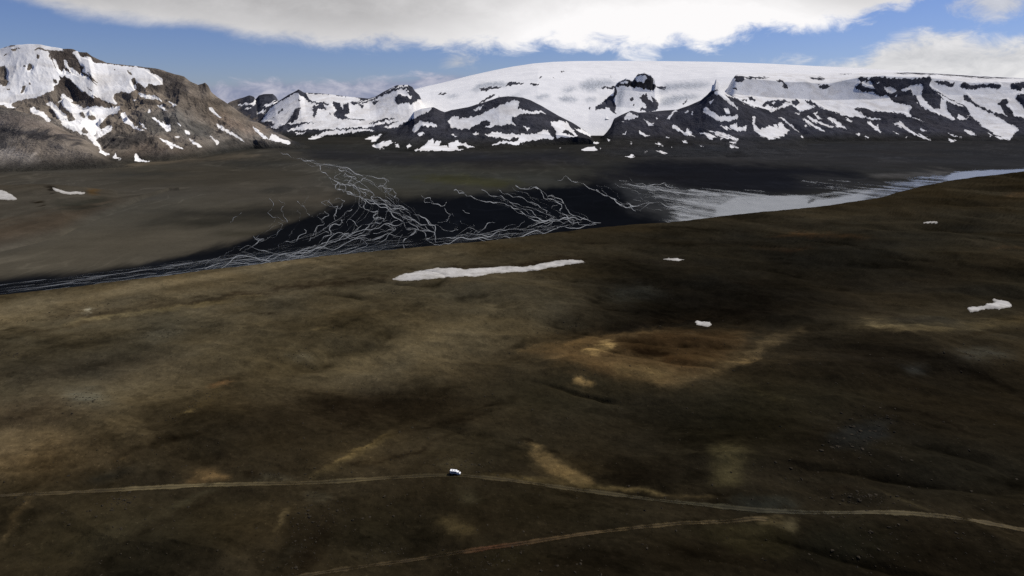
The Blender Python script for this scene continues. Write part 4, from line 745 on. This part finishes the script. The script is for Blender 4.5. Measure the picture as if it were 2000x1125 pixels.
def track(t_, wm, rgbs, wear, lift):
    p = np.array(P(t_)); L = np.cumsum(np.r_[0, np.hypot(*np.diff(p, axis=0).T)]); q = np.linspace(0, L[-1], 500)
    pu, pv = np.interp(q, L, p[:, 0]), np.interp(q, L, p[:, 1])
    ker = np.ones(15) / 15; pad = lambda a: np.convolve(np.pad(a, 7, mode='edge'), ker, 'valid'); pu, pv = pad(pu), pad(pv)
    X, Y, Z = on_moor(pu, pv); dx, dy = np.gradient(X), np.gradient(Y); n = np.hypot(dx, dy) + 1e-9; nx, ny = -dy / n, dx / n
    off = np.linspace(-1, 1, 13); wid = wm * (0.5 + 0.12 * fbm(q / 60, q * 0, 3))
    XX = X[:, None] + nx[:, None] * off * wid[:, None]; YY = Y[:, None] + ny[:, None] * off * wid[:, None]
    ZZ = moor_z(XX, YY) + lift
    fr = q / L[-1]; base = np.stack([np.interp(fr, [a for a, _ in rgbs], [lin(c_, K)[i] for _, c_ in rgbs]) for i in range(3)], 1)
    rut = 0.88 + 0.35 * np.exp(-((np.abs(off) - .42) / .16) ** 2) - 0.22 * np.exp(-(off / .18) ** 2)
    cov = base[:, None, :] * rut[None, :, None] * np.array([.95, .88, .72]) * (1 + .5 * fbm(q / 25, q * 0 + 5, 4))[:, None, None]
    we = wear * np.clip((1 - np.abs(off)) / .75, 0, 1)[None, :] * np.ones((500, 1)); we = np.where(np.abs(off)[None, :] > .99, -1, we) + 0.7 * fbm(q / 46 + 3, q * 0, 4)[:, None] - 0.35 * np.exp(-(off / .2) ** 2)[None, :]
    fade = np.clip(np.minimum(fr, 1 - fr) / .02, 0, 1)[:, None]
    return grid_mesh('track', XX, YY, ZZ, M_track, {'cover': cov, 'wear': we - (1 - fade) * 1.2})
T1 = '-420,996 -250,984 -120,975 0,968 100,964 230,957 310,952 420,947 520,945 600,944 690,938 800,931 880,927 940,932 1020,941 1100,953 1200,966 1300,979 1400,989 1480,997 1560,1001 1640,1002 1720,1000 1800,1004 1880,1013 2000,1035 2120,1062 2300,1104 2500,1160'
track(T1, 6.4, [(.10, (62, 54, 36)), (.21, (72, 64, 46)), (.233, (102, 94, 72)), (.295, (98, 90, 68)), (.34, (70, 62, 43)), (.363, (92, 84, 62)), (.40, (74, 66, 46)), (.449, (66, 60, 42)), (.486, (74, 66, 46)), (.60, (62, 59, 44)), (.67, (62, 61, 50)), (.732, (82, 76, 58)), (.793, (82, 74, 54)), (.87, (90, 80, 58))], 1.1, .22)
track('380,1168 480,1146 560,1131 620,1120 700,1108 800,1095 910,1077 1050,1057 1150,1042 1250,1030 1330,1022 1420,1019 1480,1012 1515,1018', 5.0, [(.158, (70, 62, 44)), (.451, (66, 56, 38)), (.51, (80, 54, 36)), (.577, (74, 60, 40)), (.786, (78, 68, 47)), (1, (86, 76, 55))], .85, .22)

# ================================================================== SNOW PATCHES ON THE MOOR
m = bpy.data.materials.new('old_snow'); m.use_nodes = True; g = NT(m.node_tree)
pos = g.n('ShaderNodeNewGeometry').outputs['Position']; n1 = g.noise(pos, .06, 6.0, .6, .5); n2 = g.noise(pos, .5, 4.0)
b = g.n('ShaderNodeBsdfPrincipled'); b.inputs['Roughness'].default_value = .9; b.inputs['Specular IOR Level'].default_value = .2
rim_ = g.n('ShaderNodeAttribute', attribute_name='rim').outputs['Fac']
g.l(g.mix(g.ss(g.m('ADD', g.m('MULTIPLY_ADD', n2, .3, g.m('MULTIPLY', n1, .85)), g.m('MULTIPLY_ADD', rim_, -.35, .35)), .42, .85), (0.40, 0.385, 0.355), (0.24, 0.225, 0.195)), b.inputs['Base Color'])
bp = g.n('ShaderNodeBump'); bp.inputs['Distance'].default_value = .2; g.l(g.m('ADD', n1, g.m('MULTIPLY', n2, .3)), bp.inputs['Height']); g.l(bp.outputs[0], b.inputs['Normal'])
o = g.n('ShaderNodeOutputMaterial'); g.l(b.outputs[0], o.inputs['Surface']); M_osnow = m
def snow_patch(polys, label, thick, hit, step=.6):
    cv = np.zeros((CH, CW))
    for q in polys: put(cv, q, 1.0, 1, 0.8)
    p = np.concatenate([np.array(q) for q in polys]); x0, y0 = p.min(0) - 5; x1, y1 = p.max(0) + 5
    uu, vv = np.meshgrid(np.arange(x0, x1, step), np.arange(y0, y1, step * .8))
    mm = sample(cv, uu + fbm(uu / 9, vv / 6, 4) * 4, vv + fbm(uu / 9 + 30, vv / 6, 4) * 2)
    X, Y, Z = hit(uu, vv)
    Z = Z + (np.clip(mm, 0, 1) - 0.5) * 2 * thick
    o = grid_mesh('snow_patch', X, Y, Z, M_osnow, {'rim': sstep(mm, .45, .98)}, keep=mm > 0.2, kind=None)
    return tag(o, label, 'snow patch', 'old snow patches lying on the bare ground')
snow_patch([P('764,546 780,538 820,529 850,524 885,522 905,526 930,524 990,520 1030,521 1060,514 1085,509 1115,507 1140,509 1141,513 1110,517 1080,522 1050,528 1020,531 960,534 930,540 880,541 830,546 790,549')], 'large long white snow patch across the middle of the brown moor', .6, on_moor)
snow_patch([P('1290,506 1305,504 1330,505 1344,507 1325,509 1300,508')], 'thin sliver of snow to the right of the long snow patch', .6, on_moor, .5)
snow_patch([P('1355,630 1360,625 1372,628 1388,629 1391,634 1380,638 1362,635')], 'small white snow patch just above the rust coloured hollow', .8, on_moor, .5)
snow_patch([P('1887,602 1900,599 1925,597 1926,592 1945,591 1936,583 1955,586 1972,590 1978,598 1950,604 1925,604 1895,610')], 'ragged forked snow patch at the right edge of the moor', .8, on_moor, .5)
snow_patch([P('1803,435 1815,432 1830,433 1830,436 1818,436 1806,437')], 'tiny dull snow spot on the dark moor below the right river', .5, on_moor, .5)
FH = bpy.data.objects['foothill']
from mathutils import Vector
bpy.context.view_layer.update()
def on_foot(u, v):
    s, te = ray(u, v); X = np.zeros(u.shape); Y = X.copy(); Z = X.copy()
    for i in np.ndindex(u.shape):
        d = Vector((float(s[i]), 1.0, float(te[i]))).normalized()
        ok, loc, _, _ = FH.ray_cast(Vector((0, 0, H)), d)
        if not ok: loc = Vector((0, 0, H)) + d * 2600
        X[i], Y[i], Z[i] = loc
    return X, Y, Z
snow_patch([P('100,364 112,368 130,374 155,375 175,377 160,380 125,379 108,373')], 'crescent shaped grey snow patch on the left foothill', 1.0, on_foot, .7)
snow_patch([P('-30,368 0,371 20,378 38,390 10,391 -30,388')], 'wedge shaped grey snow patch cut by the left edge', 1.0, on_foot, .7)

# ================================================================== STONES
M_stone = principled('stone', (0.026, 0.021, 0.014), .95, 0, .05, .5, .4, .4)
ico = bmesh.new(); bmesh.ops.create_icosphere(ico, subdivisions=1, radius=1.0); iv = np.array([v_.co[:] for v_ in ico.verts]); ifc = np.array([[v_.index for v_ in f.verts] for f in ico.faces]); ico.free()
pts = []
def scat(n, cx, cy, rx, ry, r0, r1, rot=0.0):
    a = rng.normal(size=(n, 2)) * .5; c_, s__ = math.cos(R(rot)), math.sin(R(rot))
    x = a[:, 0] * rx; y = a[:, 1] * ry
    for q in np.stack([cx + x * c_ - y * s__, cy + x * s__ + y * c_, r0 + .8 * (r1 - r0) * rng.random(n) ** 5], 1): pts.append(q)
for q in np.stack([rng.uniform(-60, 2060, 2600), 1180 - 560 * rng.random(2600) ** .8, .18 + .75 * rng.random(2600) ** 5], 1): pts.append(q)
for a in ((110, 900, 906, 60, 16, .3, .9, 8), (60, 905, 950, 40, 24, .25, .7), (260, 1680, 850, 60, 30, .4, 1.6, -22), (120, 1690, 975, 60, 12, .4, 1.3, 6), (110, 1700, 1060, 60, 40, .3, 1.2, 35), (300, 610, 1030, 40, 90, .3, 1.1, 25), (120, 390, 785, 60, 10, .3, .9, -30), (90, 230, 980, 26, 12, .4, 1.3, -20), (160, 200, 600, 140, 9, .4, 1.4, -7), (120, 290, 655, 60, 10, .4, 1.2, -14), (90, 590, 695, 50, 9, .3, 1.0, -10), (120, 1230, 575, 60, 10, .5, 1.5), (70, 780, 570, 30, 5, .5, 1.5), (120, 1910, 692, 60, 9, .5, 1.5, 8), (80, 180, 778, 45, 8, .4, 1.1), (70, 960, 1095, 70, 14, .3, 1.0, -14), (80, 1090, 640, 60, 12, .4, 1.2, -10), (60, 740, 1080, 30, 20, .3, .9), (60, 20, 690, 30, 8, .5, 1.4, 20), (60, 540, 930, 50, 10, .3, .9), (60, 280, 1030, 90, 30, .3, .9, -20)):
    scat(int(a[0] * .7), a[1], a[2], a[3] * 1.5, a[4] * 1.5, *a[5:])
pts = np.array(pts); X, Y, Z = on_moor(pts[:, 0], pts[:, 1]); ok = (Y > 60) & (Y < 2400) & (np.hypot(X + 37, Y - 357) > 7)
co, fs = [], []
for k, (x, y, z, r_) in enumerate(zip(X[ok], Y[ok], Z[ok], pts[ok, 2])):
    sc_ = r_ * rng.uniform(.6, 1.3, 3) * np.array([1.25, 1, .55]); a = rng.random() * 6.3; vv_ = iv * (1 + .25 * rng.normal(size=(len(iv), 1))) * sc_
    vv_ = np.stack([vv_[:, 0] * math.cos(a) - vv_[:, 1] * math.sin(a), vv_[:, 0] * math.sin(a) + vv_[:, 1] * math.cos(a), vv_[:, 2]], 1)
    co.append(vv_ + (x, y, z + .12 * r_)); fs.append(ifc + k * len(iv))
tag(raw_mesh('stones', np.concatenate(co), np.concatenate(fs), M_stone, None, 'stuff', False), 'grey and brown stones strewn over the dark moor', 'stones')

# ================================================================== TRUCK
M_white = principled('white_paint', (.80, .80, .78), .4, 0, .5, .04, 2.0)
M_grey = principled('grey_panel', (.16, .16, .18), .5, 0, .5, .1, 2.0)
M_dark = principled('dark_glass', (.012, .014, .018), .12, 0, .5, .2, 2.0)
M_rubber = principled('rubber', (.015, .015, .015), .9, 0, .2, .2, 6.0)
M_metal = principled('steel', (.30, .30, .31), .4, .8, .5, .1, 4.0)
M_lamp = principled('lamp_glass', (.75, .75, .70), .1, 0, .5, .05, 4.0)
M_red = principled('red_lens', (.35, .02, .02), .2, 0, .5, .05, 4.0)
def emp(name, loc, rz):
    o = bpy.data.objects.new(name, None); COL.objects.link(o); o.location = loc; o.rotation_euler = (0, 0, rz); o.empty_display_size = 1.0; return o
def part(name, bm, mat, parent):
    me = bpy.data.meshes.new(name); bm.to_mesh(me); bm.free(); me.materials.append(mat)
    o = bpy.data.objects.new(name, me); COL.objects.link(o); o.parent = parent; return o
def box(x0, x1, y0, y1, z0, z1, bev=.0, bm=None):
    bm = bm or bmesh.new(); r = bmesh.ops.create_cube(bm, size=1.0)
    for v_ in r['verts']: v_.co = Vector(((x0 + x1) / 2 + v_.co.x * (x1 - x0), (y0 + y1) / 2 + v_.co.y * (y1 - y0), (z0 + z1) / 2 + v_.co.z * (z1 - z0)))
    if bev: bmesh.ops.bevel(bm, geom=list({e for v_ in r['verts'] for e in v_.link_edges}), offset=bev, segments=2, affect='EDGES', profile=.5)
    return bm
def prism(prof, y0, y1, bm=None):
    bm = bm or bmesh.new(); a = [bm.verts.new((x, y0, z)) for x, z in prof]; b_ = [bm.verts.new((x, y1, z)) for x, z in prof]; n = len(prof)
    bm.faces.new(a[::-1]); bm.faces.new(b_)
    for i in range(n): bm.faces.new((a[i], a[(i + 1) % n], b_[(i + 1) % n], b_[i]))
    bmesh.ops.recalc_face_normals(bm, faces=bm.faces); return bm
def disc(x, y, z, r, wd, bm=None, seg=24):
    bm = bm or bmesh.new(); rr = bmesh.ops.create_cone(bm, cap_ends=True, segments=seg, radius1=r, radius2=r, depth=wd)
    for v_ in rr['verts']: v_.co = Vector((x + v_.co.x, y + v_.co.z, z + v_.co.y))
    return bm
tx, ty, tz = (float(a) for a in on_moor(np.array(889.5), np.array(926.0)))
T = emp('camper_truck', (tx, ty, tz + .05), R(-9))
tag(T, 'white camper truck with two dark roof hatches parked on the dirt track', 'truck')
part('chassis', box(-3.5, 3.7, -.55, .55, .62, .86), M_rubber, T)
body = part('body', box(-3.8, 1.15, -1.2, 1.2, 1.0, 3.15, .06), M_white, T)
for sy in (-1, 1):
    part('side_panel', box(-3.7, 1.05, sy * 1.2, sy * 1.215, 1.12, 1.85), M_grey, T)
    part('window', box(-3.3, .7, sy * 1.2, sy * 1.22, 2.1, 2.75), M_dark, T)
part('roof_hatch', box(-2.55, -1.75, -.4, .4, 3.15, 3.26, .03), M_dark, T)
part('roof_hatch', box(-.55, .1, -.4, .4, 3.15, 3.26, .03), M_dark, T)
part('door', box(-3.83, -3.8, -.45, .45, 1.05, 2.85), M_white, T)
cab = part('cab', prism([(1.3, .8), (3.85, .8), (3.85, 1.5), (2.95, 1.72), (2.55, 2.5), (1.3, 2.55)], -1.02, 1.02), M_white, T)
part('windscreen', prism([(2.60, 2.42), (2.95, 1.76), (2.99, 1.78), (2.64, 2.44)], -.9, .9), M_dark, T)
for sy in (-1, 1):
    part('side_window', prism([(1.55, 1.75), (2.72, 1.75), (2.48, 2.38), (1.55, 2.42)], sy * 1.02, sy * 1.035), M_dark, T)
    part('headlight', box(3.85, 3.88, sy * .8 - .13, sy * .8 + .13, 1.1, 1.34), M_lamp, T)
    part('mirror', box(2.75, 2.87, sy * 1.05, sy * 1.32, 1.75, 2.1, .02), M_rubber, T)
    part('tail_light', box(-3.83, -3.8, sy * .95 - .1, sy * .95 + .1, 1.1, 1.4), M_red, T)
part('grille', box(3.85, 3.875, -.55, .55, 1.05, 1.38), M_rubber, T)
part('bumper', box(3.86, 4.02, -1.05, 1.05, .62, .9, .03), M_metal, T)
for wx in (-2.3, 3.0):
    for sy in (-1, 1):
        wl = part('wheel', disc(wx, sy * .92, .5, .5, .32), M_rubber, T)
        part('rim', disc(wx, sy * 1.085, .5, .27, .03), M_metal, wl)
